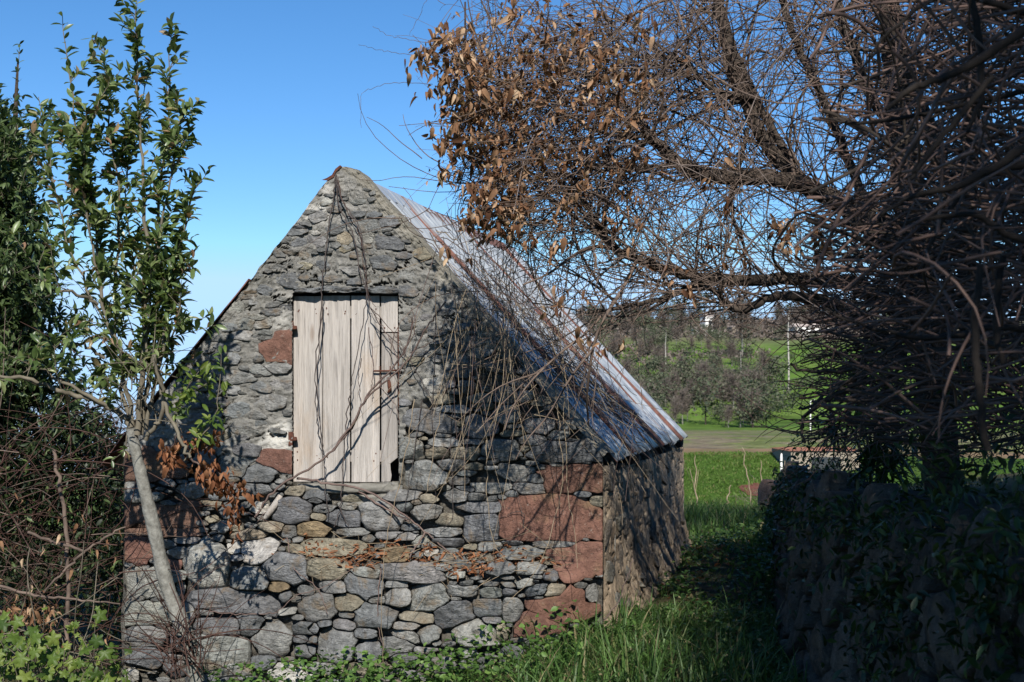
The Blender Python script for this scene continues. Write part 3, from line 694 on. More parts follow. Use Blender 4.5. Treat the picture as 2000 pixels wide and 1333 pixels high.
def sidemat():
    m, N = mat('earthy_rubble_render'); p = N.pos((1, 1, 1.0)); ps = N.pos((1, 1, .45))
    n = N.noise(ps, 17, 8, .75); c = N.ramp(N.noise(p, 4, 6, .7), [(.3, (.19, .14, .098)), (.55, (.34, .265, .19)), (.72, (.44, .36, .27))])
    c = N.mix(1.0, c, N.ramp(n, [(.3, .5), (.7, 1.3)]), 'MULTIPLY')
    N.out(c, .95, N.bump(n, .022, 1.0), spec=.1); return m
M_SIDE = sidemat(); side_wall()

def rest_of_walls():
    # wall tops of the front gable (thickness .42), right and left slopes
    T = .42
    def top(s0, h0, s1, h1, name, seed):
        n = 90; m_ = 10; k = np.linspace(0, 1, n)[:, None]; q = np.linspace(0, 1, m_)[None]
        S = s0 + (s1 - s0) * k + 0 * q; Hh = h0 + (h1 - h0) * k + 0 * q
        P3 = np.stack([S * 6, q * 3 + 0 * k, Hh * 6], -1); nz = .012 * fbm(P3, 3, seed)
        Dp = -T * q + 0 * k + .004
        V = H(S, Hh + nz + .018 * np.sin(q * np.pi), Dp)
        me = mesh_data(name, V.reshape(-1, 3), grid_faces(n, m_) if s1 > s0 else grid_faces(n, m_)[:, ::-1], M_MORTAR)
        a = me.attributes.new('tone', 'FLOAT', 'POINT'); a.data.foreach_set('value', np.full(n * m_, .85, np.float32))
        link(name, me, hut)
    sa0, ha0 = sh(676, 327); sa1, ha1 = sh(664, 327)
    top(sa0, ha0, SR, HR, 'coping', 3); top(sa1, ha1, SL, HL, 'coping', 5)
    # gable back face, rear gable, left wall, right wall inner line: plain thick shells
    def poly(name, pts, m=M_MORTAR): 
        V = np.array([H(*p) for p in pts]).reshape(-1, 3); obj(name, V, np.arange(len(V))[None], m, hut, smooth=False)
    poly('gable_inner_face', [(SL, -.4, -T), (SL, HL, -T), (SA, HA, -T), (SR, HR, -T), (SR, -.4, -T)])
    poly('rear_gable', [(SL, -.6, -DEPTH), (SL, HL, -DEPTH), (SA, HA - .04, -DEPTH), (SR, HR, -DEPTH), (SR, -.6, -DEPTH)])
    n, m_ = 60, 30; k, q = np.meshgrid(np.linspace(0, DEPTH, n), np.linspace(-.6, HL, m_), indexing='ij')
    V = H(SL - .02 * fbm(np.stack([k * 5, q * 5, 0 * k], -1), 3, 3), q, -k)
    obj('left_wall', V.reshape(-1, 3), grid_faces(n, m_), M_MORTAR, hut)
rest_of_walls()

def roof():
    def sheet(name, s0, h0, s1, h1, d0, d1, rust, lift=.03, par=hut, seed=0):
        L = math.hypot(s1 - s0, h1 - h0); nx = int((d1 - d0) / .0127) + 2; ny = 14
        a = np.linspace(0, 1, nx)[None]; b = np.linspace(0, 1, ny)[:, None]
        nv = np.array([-(h1 - h0), (s1 - s0)]) / L; nv = nv * (1 if nv[1] > 0 else -1)
        dd = d0 + (d1 - d0) * a + 0 * b
        cor = .015 * np.sin(dd / .14 * 2 * np.pi) + lift + .012 * fbm(np.stack([dd * 1.2, b * 3 + 0 * a, 0 * dd + seed], -1), 3, 7)
        jag = 1 + .012 * fbm(np.stack([dd * 4, 0 * dd, 0 * dd], -1), 2, seed) * b
        S = s0 + (s1 - s0) * b * jag + nv[0] * cor; Hh = h0 + (h1 - h0) * b * jag + nv[1] * cor
        V = H(S, Hh, -dd).reshape(-1, 3); f = grid_faces(ny, nx)
        c = V.mean(0); me = mesh_data(name, V - c, f, M_TIN)
        uv = me.uv_layers.new(name='UVMap'); li = np.empty(len(me.loops), np.int32); me.loops.foreach_get('vertex_index', li)
        U = np.stack([(a + 0 * b).ravel(), (b + 0 * a).ravel()], -1)[li]; uv.data.foreach_set('uv', U.ravel().astype(np.float32))
        o = link(name, me, hut); o.location = c; o.color = (rust, 0, 0, 1)
        so = o.modifiers.new('thickness', 'SOLIDIFY'); so.thickness = .0015
        return o
    # right slope
    ov = .0; sl = (HR - HA) / (SR - SA)
    ed = [.39, 1.02, 1.70, 2.28, 3.00, 3.62, DEPTH + .06]; ru = [.04, .10, .06, .30, .10, .25]
    for i in range(6):
        sheet('roof_sheet', SA, HA - .05, SR + ov, HR - .05 + sl * ov, ed[i] - (.05 if i else 0), ed[i + 1], ru[i], .030 + .006 * (i % 2), seed=i * 3)
    # left slope: some sheets shot past the gable
    sl2 = (HL - HA) / (SL - SA)
    ed2 = [-.03, .9, 1.8, 2.7, 3.6, DEPTH + .05]
    for i in range(5):
        k0 = .40 if i == 0 else 0
        sheet('roof_sheet', SA + (SL - SA) * k0, HA - .02 + (HL - HA) * k0, SL - .14, HL - .02 - sl2 * .14, ed2[i], ed2[i + 1], .2, .045, seed=30 + i)
    # ridge cap in two lengths
    for d0, d1, r in ((.38, 1.55, 0.0), (1.5, DEPTH + .07, 1.4)):
        n = 30; q = np.linspace(-1, 1, 9); dd = np.linspace(d0, d1, n)
        S = SA + q * .11; Z = HA + .005 - np.abs(q) ** 1.3 * .115 
        V = H(S[None] + 0 * dd[:, None], Z[None] + .008 * fbm(np.stack([dd * 3, dd * 0, dd * 0], -1), 3, 4)[:, None], -dd[:, None] + 0 * S[None]).reshape(-1, 3)
        c = V.mean(0); me = mesh_data('ridge_cap', V - c, grid_faces(n, 9), M_TIN); o = link('ridge_cap', me, hut); o.location = c; o.color = (r, 0, 0, 1)
    # rafter ends and wall plate in the eave's shade
    for k in np.arange(.35, DEPTH, .62):
        P = []
        for zz in (0, .07):
            for (a, b) in ((-.20, 0), (-.02, 0), (-.02, .05), (-.20, .05)):
                P.append(H(SR + a, HR - .165 + zz + sl * a, -k - b))
        V, f = box(np.array(P).reshape(8, 3)); obj('rafter', V, f, M_BARK, hut, smooth=False)
roof()
# bent scrap of tin at the apex
def apex_scrap():
    P = [(628, 352), (640, 353), (652, 346), (656, 336), (664, 329), (668, 325), (664, 323), (655, 330), (648, 342), (638, 348)]
    o = slab_from_px('apex_flashing', P, -.3, .012, M_RUST, hut, label='bent dark flashing scrap at the gable tip')
apex_scrap()

# ------------------------------------------------------------------ leaves
def leaf_template(w=.38, fold=.18, curl=.25, rows=5, prof=None):
    t = np.linspace(0, 1, rows); pr = prof if prof is not None else np.sin(np.pi * t ** .85) ** .8
    V = []
    for i in range(rows):
        ww = w / 2 * max(pr[i], .02); z = -curl * t[i] ** 2
        V += [[-ww, t[i], z + fold * ww], [0, t[i], z], [ww, t[i], z + fold * ww]]
    return np.array(V), grid_faces(rows, 3)
def frames(d, r_, roll=None, face=None):
    """rotation matrices whose Y axis is d (n,3) and whose Z is as near face as possible"""
    d = norm(d); n = len(d)
    f = np.array([0, 0, 1.]) if face is None else face
    z = f + r_.normal(0, .45 if roll is None else roll, (n, 3)); z = norm(z - (z * d).sum(1, keepdims=True) * d); x = np.cross(d, z)
    return np.stack([x, d, z], -1)
def put_leaves(parent, P, Rm, S, m, tmpls, r_, n_obj=300, name='leaf', rest='leaves', pref=None):
    """P points, Rm rotations, S sizes. The largest n_obj become objects, others one mesh."""
    P = np.asarray(P); n = len(P); S = np.asarray(S)
    app = S / np.maximum(P[:, 1], .5)
    if pref is not None: app = app * pref
    idx = np.argsort(-app); mes = [mesh_data(name, t[0], t[1], m, True) for t in tmpls]
    inv = Matrix.Translation(-Vector(parent.location))
    for j in idx[:n_obj]:
        o = bpy.data.objects.new(name, mes[int(r_.integers(len(mes)))]); COL.objects.link(o); o.parent = parent; o.matrix_parent_inverse = inv
        mm = Matrix(Rm[j] * S[j]).to_4x4(); mm.translation = Vector(P[j]); o.matrix_basis = mm
    B = Batch()
    which = r_.integers(len(tmpls), size=n)
    for q, t in enumerate(tmpls):
        js = [j for j in idx[n_obj:] if which[j] == q]
        if not js: continue
        V = np.einsum('nij,vj->nvi', Rm[js] * S[js][:, None, None], t[0]) + P[js][:, None]
        nv = len(t[0]); f = (t[1][None] + (np.arange(len(js)) * nv)[:, None, None]).reshape(-1, t[1].shape[1])
        B.V.append(V.reshape(-1, 3)); B.A.append(np.repeat(r_.random(len(js)), nv)); B.T.setdefault(4, []).append(f + B.n); B.n += len(js) * nv
    B.build(rest, m, parent, kind='stuff')
_pr = np.array([.15, .75, 1.0, .85, .1])
TL = [leaf_template(.40, .5, .15, 5, _pr), leaf_template(.36, .3, .35, 5, _pr), leaf_template(.46, .7, .05), leaf_template(.42, .2, -.15, 5, _pr), leaf_template(.34, .9, .5, 5, _pr)]
TD = [leaf_template(.34, 1.2, .5), leaf_template(.42, .8, .9), leaf_template(.26, 1.8, .3), leaf_template(.5, .5, 1.3), leaf_template(.22, 2.2, .9), leaf_template(.38, 1.4, -.4)]

# ------------------------------------------------------------------ left tree
def left_tree():
    r_ = np.random.default_rng(11)
    base = pt(372, 1262, 6.95); T = empty('young_tree', (base[0], base[1], base[2]))
    tag(T, 'young evergreen tree with pale leaning trunk and upright leafy shoots before the hut', 'tree')
    B = Batch(); q = spline(px_poly([(385, 1330, 7.0, .050), (362, 1240, 6.95, .052), (325, 1140, 6.92, .046), (300, 1030, 6.88, .043), (276, 930, 6.84, .037), (262, 868, 6.82, .033), (255, 835, 6.8, .03)]), 6)
    rr = q[:, 3] * (1 + .10 * vnoise(np.stack([np.arange(len(q)) * .8, 0 * q[:, 0], 0 * q[:, 0]], -1), 3)); tube(B, q[:, :3], rr * .86, 14); B.build('trunk', M_GREYBARK, T)
    shoots = [[(262, 860, 6.82, .016), (238, 700, 6.8, .012), (196, 580, 6.8, .010), (188, 420, 6.78, .008), (150, 250, 6.75, .005), (122, 32, 6.75, .002)],
              [(268, 850, 6.8, .018), (284, 640, 6.78, .014), (282, 400, 6.75, .010), (270, 200, 6.75, .006), (264, 14, 6.7, .002)],
              [(275, 850, 6.83, .015), (304, 640, 6.85, .012), (310, 420, 6.85, .009), (328, 250, 6.85, .005), (334, 46, 6.85, .002)],
              [(258, 850, 6.85, .013), (222, 640, 6.9, .010), (236, 420, 6.9, .007), (215, 250, 6.9, .005), (203, 84, 6.9, .002)],
              [(285, 840, 6.78, .012), (320, 660, 6.75, .009), (340, 520, 6.75, .006), (384, 345, 6.7, .002)],
              [(280, 760, 6.8, .010), (300, 520, 6.7, .008), (340, 330, 6.7, .005), (352, 215, 6.7, .002)],
              [(230, 680, 6.85, .009), (150, 520, 6.9, .006), (105, 360, 6.95, .004), (75, 190, 7.0, .002)],
              [(196, 560, 6.8, .008), (165, 380, 6.7, .006), (175, 260, 6.7, .004), (215, 150, 6.7, .002)],
              [(290, 700, 6.8, .007), (345, 640, 6.7, .004), (350, 590, 6.7, .002)],
              [(285, 640, 6.9, .007), (255, 480, 7.0, .005), (250, 330, 7.0, .004), (300, 110, 7.0, .002)]]
    arms = [[(255, 835, 6.8, .018), (235, 805, 6.8, .016), (170, 778, 6.75, .014), (120, 765, 6.7, .012), (50, 740, 6.6, .010), (-40, 735, 6.5, .008)],
            [(245, 815, 6.8, .013), (205, 790, 6.75, .011), (110, 740, 6.7, .008), (60, 700, 6.65, .006)],
            [(205, 700, 6.8, .010), (170, 680, 6.75, .009), (130, 665, 6.7, .007), (95, 655, 6.7, .004)],
            [(190, 595, 6.8, .010), (150, 575, 6.7, .008), (100, 560, 6.6, .006), (70, 520, 6.6, .004)],
            [(285, 860, 6.75, .012), (320, 800, 6.7, .011), (312, 740, 6.65, .009), (300, 690, 6.6, .006)],
            [(300, 700, 6.7, .011), (318, 770, 6.7, .011), (345, 850, 6.65, .010), (372, 895, 6.6, .008)]]
    P = []; Dr = []; S = []; nodes = []
    tw = Batch()
    def leaves_on(path, dens, size, lo=0.0):
        seg = np.linalg.norm(np.diff(path, axis=0), axis=1).sum(); n = int(seg * dens)
        for k in range(n):
            t = lo + (1 - lo) * r_.random(); i = min(int(t * (len(path) - 1)), len(path) - 2); f = t * (len(path) - 1) - i
            p = path[i] * (1 - f) + path[i + 1] * f; ax = norm(path[i + 1] - path[i])
            o = norm(r_.normal(0, 1, 3)); o = norm(o - (o @ ax) * ax)
            P.append(p); Dr.append(norm(ax * r_.uniform(.35, 1.1) + o)); S.append(size * r_.uniform(.6, 1.25))
    for j, s in enumerate(shoots):
        q = spline(px_poly(s), 7, .006, j); B = Batch(); tube(B, q[:, :3], q[:, 3], 6); B.build('branch', M_STEM, T)
        L = len(q); leaves_on(q[int(L * .25):, :3], 75, .064)
        for k in range(int(L * .15), L - 1):
            for _ in range(r_.poisson(1.75 if k < L * .75 else 1.1)):
                u = k / L; ax = norm(q[k + 1, :3] - q[k, :3]); o = norm(r_.normal(0, 1, 3)); d = norm(ax * r_.uniform(.7, 1.6) + o)
                tp = wander(q[k, :3], d, r_.uniform(.08, .26) * (1.1 - .45 * u), 6, .25, -.3, r_)
                tube(tw, tp, np.linspace(.0028, .0012, 6), 4); leaves_on(tp, 80, .064, .15)
    for j, s in enumerate(arms):
        q = spline(px_poly(s), 6, .006, 50 + j); B = Batch(); tube(B, q[:, :3], q[:, 3], 7); B.build('branch', M_STEM, T)
        for k in range(6, len(q) - 1):
            if r_.random() < .45 and j < 4:
                tp = wander(q[k, :3], norm(r_.normal(0, 1, 3) + [0, 0, .8]), r_.uniform(.12, .35), 6, .4, -.2, r_)
                tube(tw, tp, np.linspace(.003, .0012, 6), 4); leaves_on(tp, 60, .068, .2)
    # straggling lower shoots round the crotch
    for k in range(46):
        p = pt(r_.uniform(235, 320), r_.uniform(700, 850), r_.uniform(6.6, 7.0)); tp = wander(p, norm(r_.normal(0, .6, 3) + [0, 0, .7]), r_.uniform(.15, .5), 7, .5, 0, r_)
        tube(tw, tp, np.linspace(.004, .0014, 7), 4)
        if k % 3 == 0: leaves_on(tp, 30, .05, .3)
    tw.build('twigs', M_STEM, T, kind='stuff')
    P = np.array(P); Dr = np.array(Dr); S = np.array(S)
    put_leaves(T, P, frames(Dr, r_), S, M_LEAF, TL, r_)
    print('left tree leaves', len(P))
    # pale fresh sprigs before the wall
    V = empty('leafy_sprig', tuple(pt(330, 960, 6.75))); tag(V, 'thin sprig with bright yellow-green leaves beside the hut wall', 'plant')
    B = Batch(); P = []; Dr = []
    for s in ([(360, 900, 6.7, .005), (395, 850, 6.65, .004), (425, 800, 6.6, .003), (432, 690, 6.6, .0015)], [(345, 850, 6.7, .004), (350, 780, 6.7, .003), (400, 715, 6.65, .0015)], [(330, 830, 6.7, .004), (345, 800, 6.7, .003), (375, 745, 6.65, .0015)]):
        q = spline(px_poly(s), 6, .004, 3); tube(B, q[:, :3], q[:, 3], 5)
        for k in range(5, len(q)):
            for _ in range(4):
                P.append(q[k, :3] + r_.normal(0, .022, 3)); Dr.append(norm(r_.normal(0, 1, 3) + [0, -.2, .1]))
    B.build('stem', M_STEM, V); P = np.array(P); put_leaves(V, P, frames(np.array(Dr), r_, face=np.array([0, -.8, .5])), r_.uniform(.035, .065, len(P)), M_LIME, TL, r_, 60)
    # dead sprays hanging over the wall
    V = empty('dead_spray', tuple(pt(400, 1000, 6.8))); tag(V, 'dead branch sprays with orange-brown hanging leaves against the stone wall', 'branch')
    B = Batch(); P = []; Dr = []; S = []
    for s in ([(372, 895, 6.7, .006), (400, 915, 6.75, .005), (430, 925, 6.8, .004), (470, 965, 6.85, .002)], [(430, 925, 6.8, .004), (455, 990, 6.85, .003), (458, 1030, 6.85, .0015)],
              [(345, 850, 6.65, .004), (335, 880, 6.7, .003), (330, 900, 6.7, .0015)], [(400, 915, 6.75, .003), (425, 960, 6.8, .0015)], [(372, 880, 6.7, .003), (385, 860, 6.7, .0015)], [(440, 935, 6.8, .003), (490, 960, 6.9, .0015)], [(420, 935, 6.8, .003), (400, 940, 6.75, .0015)], [(395, 880, 6.7, .003), (430, 850, 6.8, .0015)]):
        q = spline(px_poly(s), 5, .004, 9); tube(B, q[:, :3], q[:, 3], 5)
        for k in range(2, len(q)):
            for _ in range(int(r_.integers(2, 8))):
                P.append(q[k, :3] + r_.normal(0, .025, 3)); Dr.append(norm(r_.normal(0, .35, 3) + [0, 0, -1])); S.append(r_.uniform(.028, .066))
    B.build('stem', M_VINE, V); put_leaves(V, np.array(P), frames(np.array(Dr), r_, face=np.array([0, -1., .1])), np.array(S), M_ORANGE, TD, r_, 200)
left_tree()

def edge_tree():
    r_ = np.random.default_rng(12); T = empty('evergreen_tree', tuple(pt(-60, 1200, 9.2))); tag(T, 'dense dark-leaved evergreen at the edge behind the young tree', 'tree')
    P = []; Dr = []; S = []; tw = Batch()
    B = Batch(); q = spline(px_poly([(-60, 1290, 9.2, .08), (-50, 900, 9.2, .07), (-30, 600, 9.2, .05), (20, 350, 9.2, .03), (35, 120, 9.2, .006)]), 8); tube(B, q[:, :3], q[:, 3], 10); B.build('trunk', M_BARK, T)
    for k in range(165):
        py = r_.uniform(290, 830); t = (py - 250) / 560; half = 45 + 115 * min(1, max(0, t) * 1.3)
        x1 = -20 + half * r_.uniform(-1.0, 1); y1 = py - r_.uniform(10, 70)
        p0 = pt(-30 + 30 * (1 - t), py + 40, 9.2 + r_.uniform(-.3, .3)); p1 = pt(x1, y1, 9.2 + r_.uniform(-.8, .6))
        d = p1 - p0; L = np.linalg.norm(d); tp = wander(p0, d, L * 1.05, 8, .12, -.15, r_)
        tube(tw, tp, np.linspace(.008, .002, 8), 4)
        for i in range(3, 8):
            for _ in range(4):
                o = norm(r_.normal(0, 1, 3) + [0, 0, .7]); sp = wander(tp[i], o, r_.uniform(.08, .25), 5, .3, 0, r_); tube(tw, sp, np.linspace(.0025, .0012, 5), 3)
                for m_ in range(11):
                    j = int(r_.integers(1, 5)); P.append(sp[j] + r_.normal(0, .006, 3)); Dr.append(norm(norm(sp[j] - sp[j - 1]) * r_.uniform(.3, 1) + norm(r_.normal(0, 1, 3)))); S.append(r_.uniform(.045, .075))
    tip = spline(px_poly([(36, 330, 9.2, .006), (34, 200, 9.2, .004), (38, 88, 9.2, .002)]), 6)
    for k in range(30): j = int(r_.integers(3, len(tip))); P.append(tip[j, :3]); Dr.append(norm(r_.normal(0, .6, 3) + [0, 0, .7])); S.append(.05)
    tube(tw, tip[:, :3], tip[:, 3], 5)
    tw.build('twigs', M_STEM, T, kind='stuff')
    put_leaves(T, np.array(P), frames(np.array(Dr), r_), np.array(S), M_LEAF2, TL, r_); print('edge leaves', len(P))
edge_tree()

# ------------------------------------------------------------------ left thicket
def thicket():
    r_ = np.random.default_rng(13)
    # dark leafy bush filling the gap left of the hut
    T = empty('dark_bush', tuple(pt(60, 1250, 9.6))); tag(T, 'dark overgrown leafy bush filling the corner left of the hut', 'bush')
    P = []; Dr = []; tw = Batch()
    for k in range(8000):
        px = r_.uniform(-260, 262); top = 800 + 40 * math.sin(px * .03) + (30 if px > 150 else 0) - .12 * (150 - px)
        py = top + abs(r_.normal(0, 1)) * 210; D = r_.uniform(8.6, 10.4)
        if py > 1330: continue
        c = pt(px, py, D)
        if r_.random() < .12: tube(tw, wander(c, r_.normal(0, 1, 3), r_.uniform(.3, .9), 7, .5, .3, r_), np.linspace(.004, .0015, 7), 3)
        for _ in range(3): P.append(c + r_.normal(0, .05, 3)); Dr.append(norm(r_.normal(0, 1, 3)))
    tw.build('twigs', M_REDSTEM, T, kind='stuff')
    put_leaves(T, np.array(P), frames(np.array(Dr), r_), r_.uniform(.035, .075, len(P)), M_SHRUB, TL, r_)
    # brambles in front
    Bn = Batch(); Bt = Batch()
    for k in range(165):
        px = r_.uniform(-80, 255); py = r_.uniform(840, 1330); D = r_.uniform(7.0, 8.7)
        a = r_.uniform(0, np.pi); d = np.array([math.cos(a) * r_.choice([-1, 1]), r_.normal(0, .3), math.sin(a) * .8])
        tp = wander(pt(px, py, D), d, r_.uniform(.3, 1.4), 12, .35, .35, r_); r0 = r_.uniform(.0018, .0042)
        tube(Bn if k % 4 else Bt, tp, np.linspace(r0, r0 * .5, 12), 4)
    for s in ([(105, 880, 7.4, .012), (118, 960, 7.4, .014), (132, 1060, 7.4, .015), (133, 1180, 7.4, .015), (130, 1290, 7.4, .016)], [(55, 1040, 7.3, .010), (110, 1060, 7.3, .011), (165, 1078, 7.3, .010)],
              [(165, 1078, 7.3, .010), (130, 1110, 7.3, .009), (85, 1160, 7.3, .007)], [(165, 1078, 7.3, .009), (205, 1050, 7.3, .008), (245, 1030, 7.3, .005)], [(0, 1145, 7.2, .010), (80, 1165, 7.2, .010), (150, 1172, 7.2, .008), (235, 1180, 7.2, .005)]):
        q = spline(px_poly(s), 6, .004, 3); tube(Bt, q[:, :3], q[:, 3] * .85, 6)
    o = Bn.build('bramble_tangle', M_REDSTEM, kind='stuff'); tag(o, 'tangle of thin reddish bramble stems left of the hut', 'brambles')
    o = Bt.build('dead_branches', M_TWIG, kind='stuff'); tag(o, 'grey dead branches caught in the brambles left of the hut', 'branches')
    # stems gathered round the foot of the young tree
    B = Batch()
    for k in range(55):
        p = pt(r_.uniform(320, 400), r_.uniform(1240, 1330), r_.uniform(6.7, 6.95)); e = pt(r_.uniform(230, 470), r_.uniform(1060, 1300), 6.9)
        tp = wander(p, norm(e - p) + [0, 0, .4], r_.uniform(.2, .8), 10, .45, .9, r_); tube(B, tp, np.linspace(.0035, .0015, 10), 4)
    o = B.build('bramble_clump', M_REDSTEM, kind='stuff'); tag(o, 'clump of thin red stems arching round the foot of the pale trunk', 'brambles')
    # orange dead leaves low left
    P = np.array([pt(r_.uniform(0, 110), r_.normal(1195, 14), r_.uniform(7.0, 7.4)) for _ in range(110)] + [pt(r_.uniform(0, 240), r_.uniform(960, 1330), r_.uniform(7.2, 7.6)) for _ in range(50)])
    T = empty('dead_leaf_cluster', tuple(P[0])); tag(T, 'dead brown leaves caught in the brambles at the lower edge', 'leaves')
    put_leaves(T, P, frames(r_.normal(0, .5, (len(P), 3)) + [0, 0, -.8], r_), r_.uniform(.03, .055, len(P)), M_DEAD, TD, r_, 160)
thicket()

def lobed():
    a = np.linspace(-np.pi, np.pi, 31)[:-1]; r = .5 * (.74 + .20 * np.cos(5 * a) + .05 * np.cos(13 * a)) * (1 - .35 * np.exp(-((np.abs(a) - np.pi) / .35) ** 2))
    V = [[0, .42, .0]]
    for q, rr in zip(a, r): V.append([rr * math.sin(q) * .55, .42 + rr * math.cos(q) * .55, .03])
    for q, rr in zip(a, r): V.append([rr * math.sin(q) * 1.05, .42 + rr * math.cos(q) * 1.05, -.06 + .05 * math.sin(5 * q)])
    n = len(a); i = np.arange(n); j = (i + 1) % n
    f = np.stack([i + 1, j + 1, j + 1 + n, i + 1 + n], -1); f0 = np.stack([np.zeros(n, int), j + 1, i + 1, i + 1], -1)
    return np.array(V), f, np.stack([np.zeros(n, int), i + 1, j + 1], -1)
def vine_leaves():
    r_ = np.random.default_rng(14); V, f4, f3 = lobed(); me = mesh_data('leaf', V, [f4, f3[:, ::-1]], M_LIME)
    T = empty('wild_vine', tuple(pt(100, 1330, 6.9))); tag(T, 'low wild vine with lobed yellow-green leaves at the bottom corner', 'vine'); inv = Matrix.Translation(-Vector(T.location))
    B = Batch()
    for k in range(230):
        px = r_.uniform(-30, 260); py = 1345 - abs(r_.normal(0, 1)) * 65 - (20 if px < 120 else 0)
        if py < 1180 or (px > 200 and r_.random() < .6): continue
        p = pt(px, py, r_.uniform(6.3, 7.2)); s = r_.uniform(.035, .10)
        d = norm(np.array([r_.normal(0, .8), r_.normal(-.3, .3), r_.normal(-.5, .4)]))[None]; Rm = frames(d, r_, .35, np.array([0, -.75, .7]))[0]
        o = bpy.data.objects.new('leaf', me); COL.objects.link(o); o.parent = T; o.matrix_parent_inverse = inv
        mm = Matrix(Rm * s).to_4x4(); mm.translation = Vector(p); o.matrix_basis = mm
        if k % 2: tube(B, wander(p, [r_.normal(0, .5), .3, -1], .25, 6, .4, .2, r_), .0022, 4)
    for k in range(14): tube(B, wander(pt(r_.uniform(0, 240), r_.uniform(1230, 1320), 6.9), r_.normal(0, 1, 3), .7, 12, .5, .3, r_), .003, 4)
    B.build('stems', M_STEM, T, kind='stuff')
vine_leaves()

# ------------------------------------------------------------------ the bare tree and its tangle
def bare_tree():
    r_ = np.random.default_rng(15)
    T = empty('bare_tree', tuple(pt(1790, 1000, 6.8))); tag(T, 'leafless dark tree arching over the hut roof with clusters of dead brown leaves', 'tree')
    limbs = [
        [(1860, 1150, 6.6, .10), (1830, 800, 6.6, .095), (1790, 500, 6.6, .085), (1760, 250, 6.6, .075), (1740, 60, 6.6, .06), (1725, -150, 6.6, .045)],   # trunk
        [(1790, 480, 6.6, .060), (1680, 420, 6.6, .048), (1560, 350, 6.6, .042), (1480, 250, 6.6, .036), (1440, 150, 6.6, .034), (1405, 10, 6.6, .030), (1395, -120, 6.6, .025)],
        [(1790, 520, 6.5, .055), (1640, 400, 6.5, .045), (1530, 352, 6.5, .042), (1400, 345, 6.5, .038), (1330, 322, 6.5, .034), (1275, 268, 6.5, .026), (1222, 212, 6.5, .016), (1180, 190, 6.5, .008)],
        [(1800, 640, 6.4, .055), (1680, 560, 6.4, .042), (1560, 545, 6.4, .034), (1400, 548, 6.4, .028), (1300, 525, 6.4, .024), (1215, 495, 6.4, .022), (1175, 450, 6.4, .018), (1140, 390, 6.4, .013), (1112, 350, 6.4, .008)],
        [(1440, 546, 6.4, .018), (1350, 560, 6.4, .016), (1270, 590, 6.4, .013), (1150, 612, 6.4, .010)],
        [(1560, 350, 6.6, .024), (1470, 180, 6.65, .022), (1420, 60, 6.65, .018), (1380, -60, 6.65, .014)],
        [(1700, 420, 6.6, .026), (1610, 200, 6.6, .022), (1545, 60, 6.6, .020), (1510, -80, 6.6, .016)],
        [(1770, 300, 6.6, .030), (1690, 160, 6.5, .026), (1640, 20, 6.5, .022), (1610, -100, 6.5, .016)],
        [(1480, 190, 6.55, .016), (1400, 180, 6.5, .014), (1330, 118, 6.5, .012), (1240, 105, 6.5, .008), (1180, 60, 6.5, .005)],
        [(1440, 200, 6.55, .014), (1350, 150, 6.5, .012), (1260, 150, 6.5, .009), (1150, 150, 6.5, .006), (1050, 130, 6.5, .003)],
        [(1760, 700, 6.4, .040), (1640, 600, 6.3, .032), (1520, 580, 6.3, .024), (1440, 605, 6.3, .018), (1385, 560, 6.3, .012), (1350, 545, 6.3, .008)],
        [(1460, 250, 6.6, .012), (1430, 400, 6.55, .010), (1450, 470, 6.5, .008), (1465, 540, 6.4, .006)],
        [(1330, 322, 6.5, .014), (1240, 330, 6.4, .011), (1130, 330, 6.3, .007), (1000, 300, 6.3, .003)],
        [(1275, 268, 6.5, .012), (1180, 260, 6.4, .009), (1060, 200, 6.3, .006), (930, 150, 6.2, .003)],
        [(1850, 350, 6.2, .034), (1780, 150, 6.0, .028), (1690, -50, 5.9, .02)],
        [(1900, 700, 5.9, .045), (1890, 400, 5.9, .04), (1905, 100, 5.9, .035), (1890, -100, 5.9, .03)],
        [(1760, 560, 6.5, .03), (1860, 470, 6.2, .026), (1990, 380, 6.0, .02), (2100, 330, 6.0, .015)],
    ]
    Q = []
    for j, s in enumerate(limbs):
        q = spline(px_poly(s), 8, .005, 70 + j); Q.append(q); B = Batch(); tube(B, q[:, :3], q[:, 3], 10 if j < 3 else 8); B.build('trunk' if j == 0 else 'branch', M_BARK, T)
    tw = Batch(); fine = Batch(); pts = []
    def twig(p, d, L, r0, lvl, wig=.35, grav=.15, n=12):
        tp = wander(p, d, L, n, wig, grav, r_); X_ = 1000 + tp[:, 0] / tp[:, 1] * F; Y_ = 770 - (tp[:, 2] - 1.6) / tp[:, 1] * F
        if ((X_ > 1200) & (X_ < 1640) & (Y_ > 655)).any() or (X_ < 850 + 40 * r_.random()).any(): return
        tube(tw if lvl == 0 else fine, tp, np.linspace(r0, max(r0 * .35, .0011), n), 5 if r0 > .004 else 4)
        pts.append(tp)
        if lvl < 2:
            for _ in range(int(r_.integers(1, 5 - lvl))):
                i = int(r_.integers(2, n - 1)); ax = norm(tp[i] - tp[i - 1]); o = norm(r_.normal(0, 1, 3)); twig(tp[i], norm(ax + o * .8), L * r_.uniform(.3, .6), r0 * .6, lvl + 1, wig, grav, 8)
    for j, q in enumerate(Q):
        for k in range(3, len(q) - 1):
            if q[k, 0] > 2.9 or j == 0 and r_.random() < .4: continue
            for _ in range(r_.poisson(1.5)):
                ax = norm(q[k + 1, :3] - q[k, :3]); o = norm(r_.normal(0, 1, 3) * [1, .8, 1]); o = norm(o + np.array([-.35, 0, 0]))
                twig(q[k, :3], norm(ax * .6 + o), r_.uniform(.25, .95), r_.uniform(.003, .0062), 0)
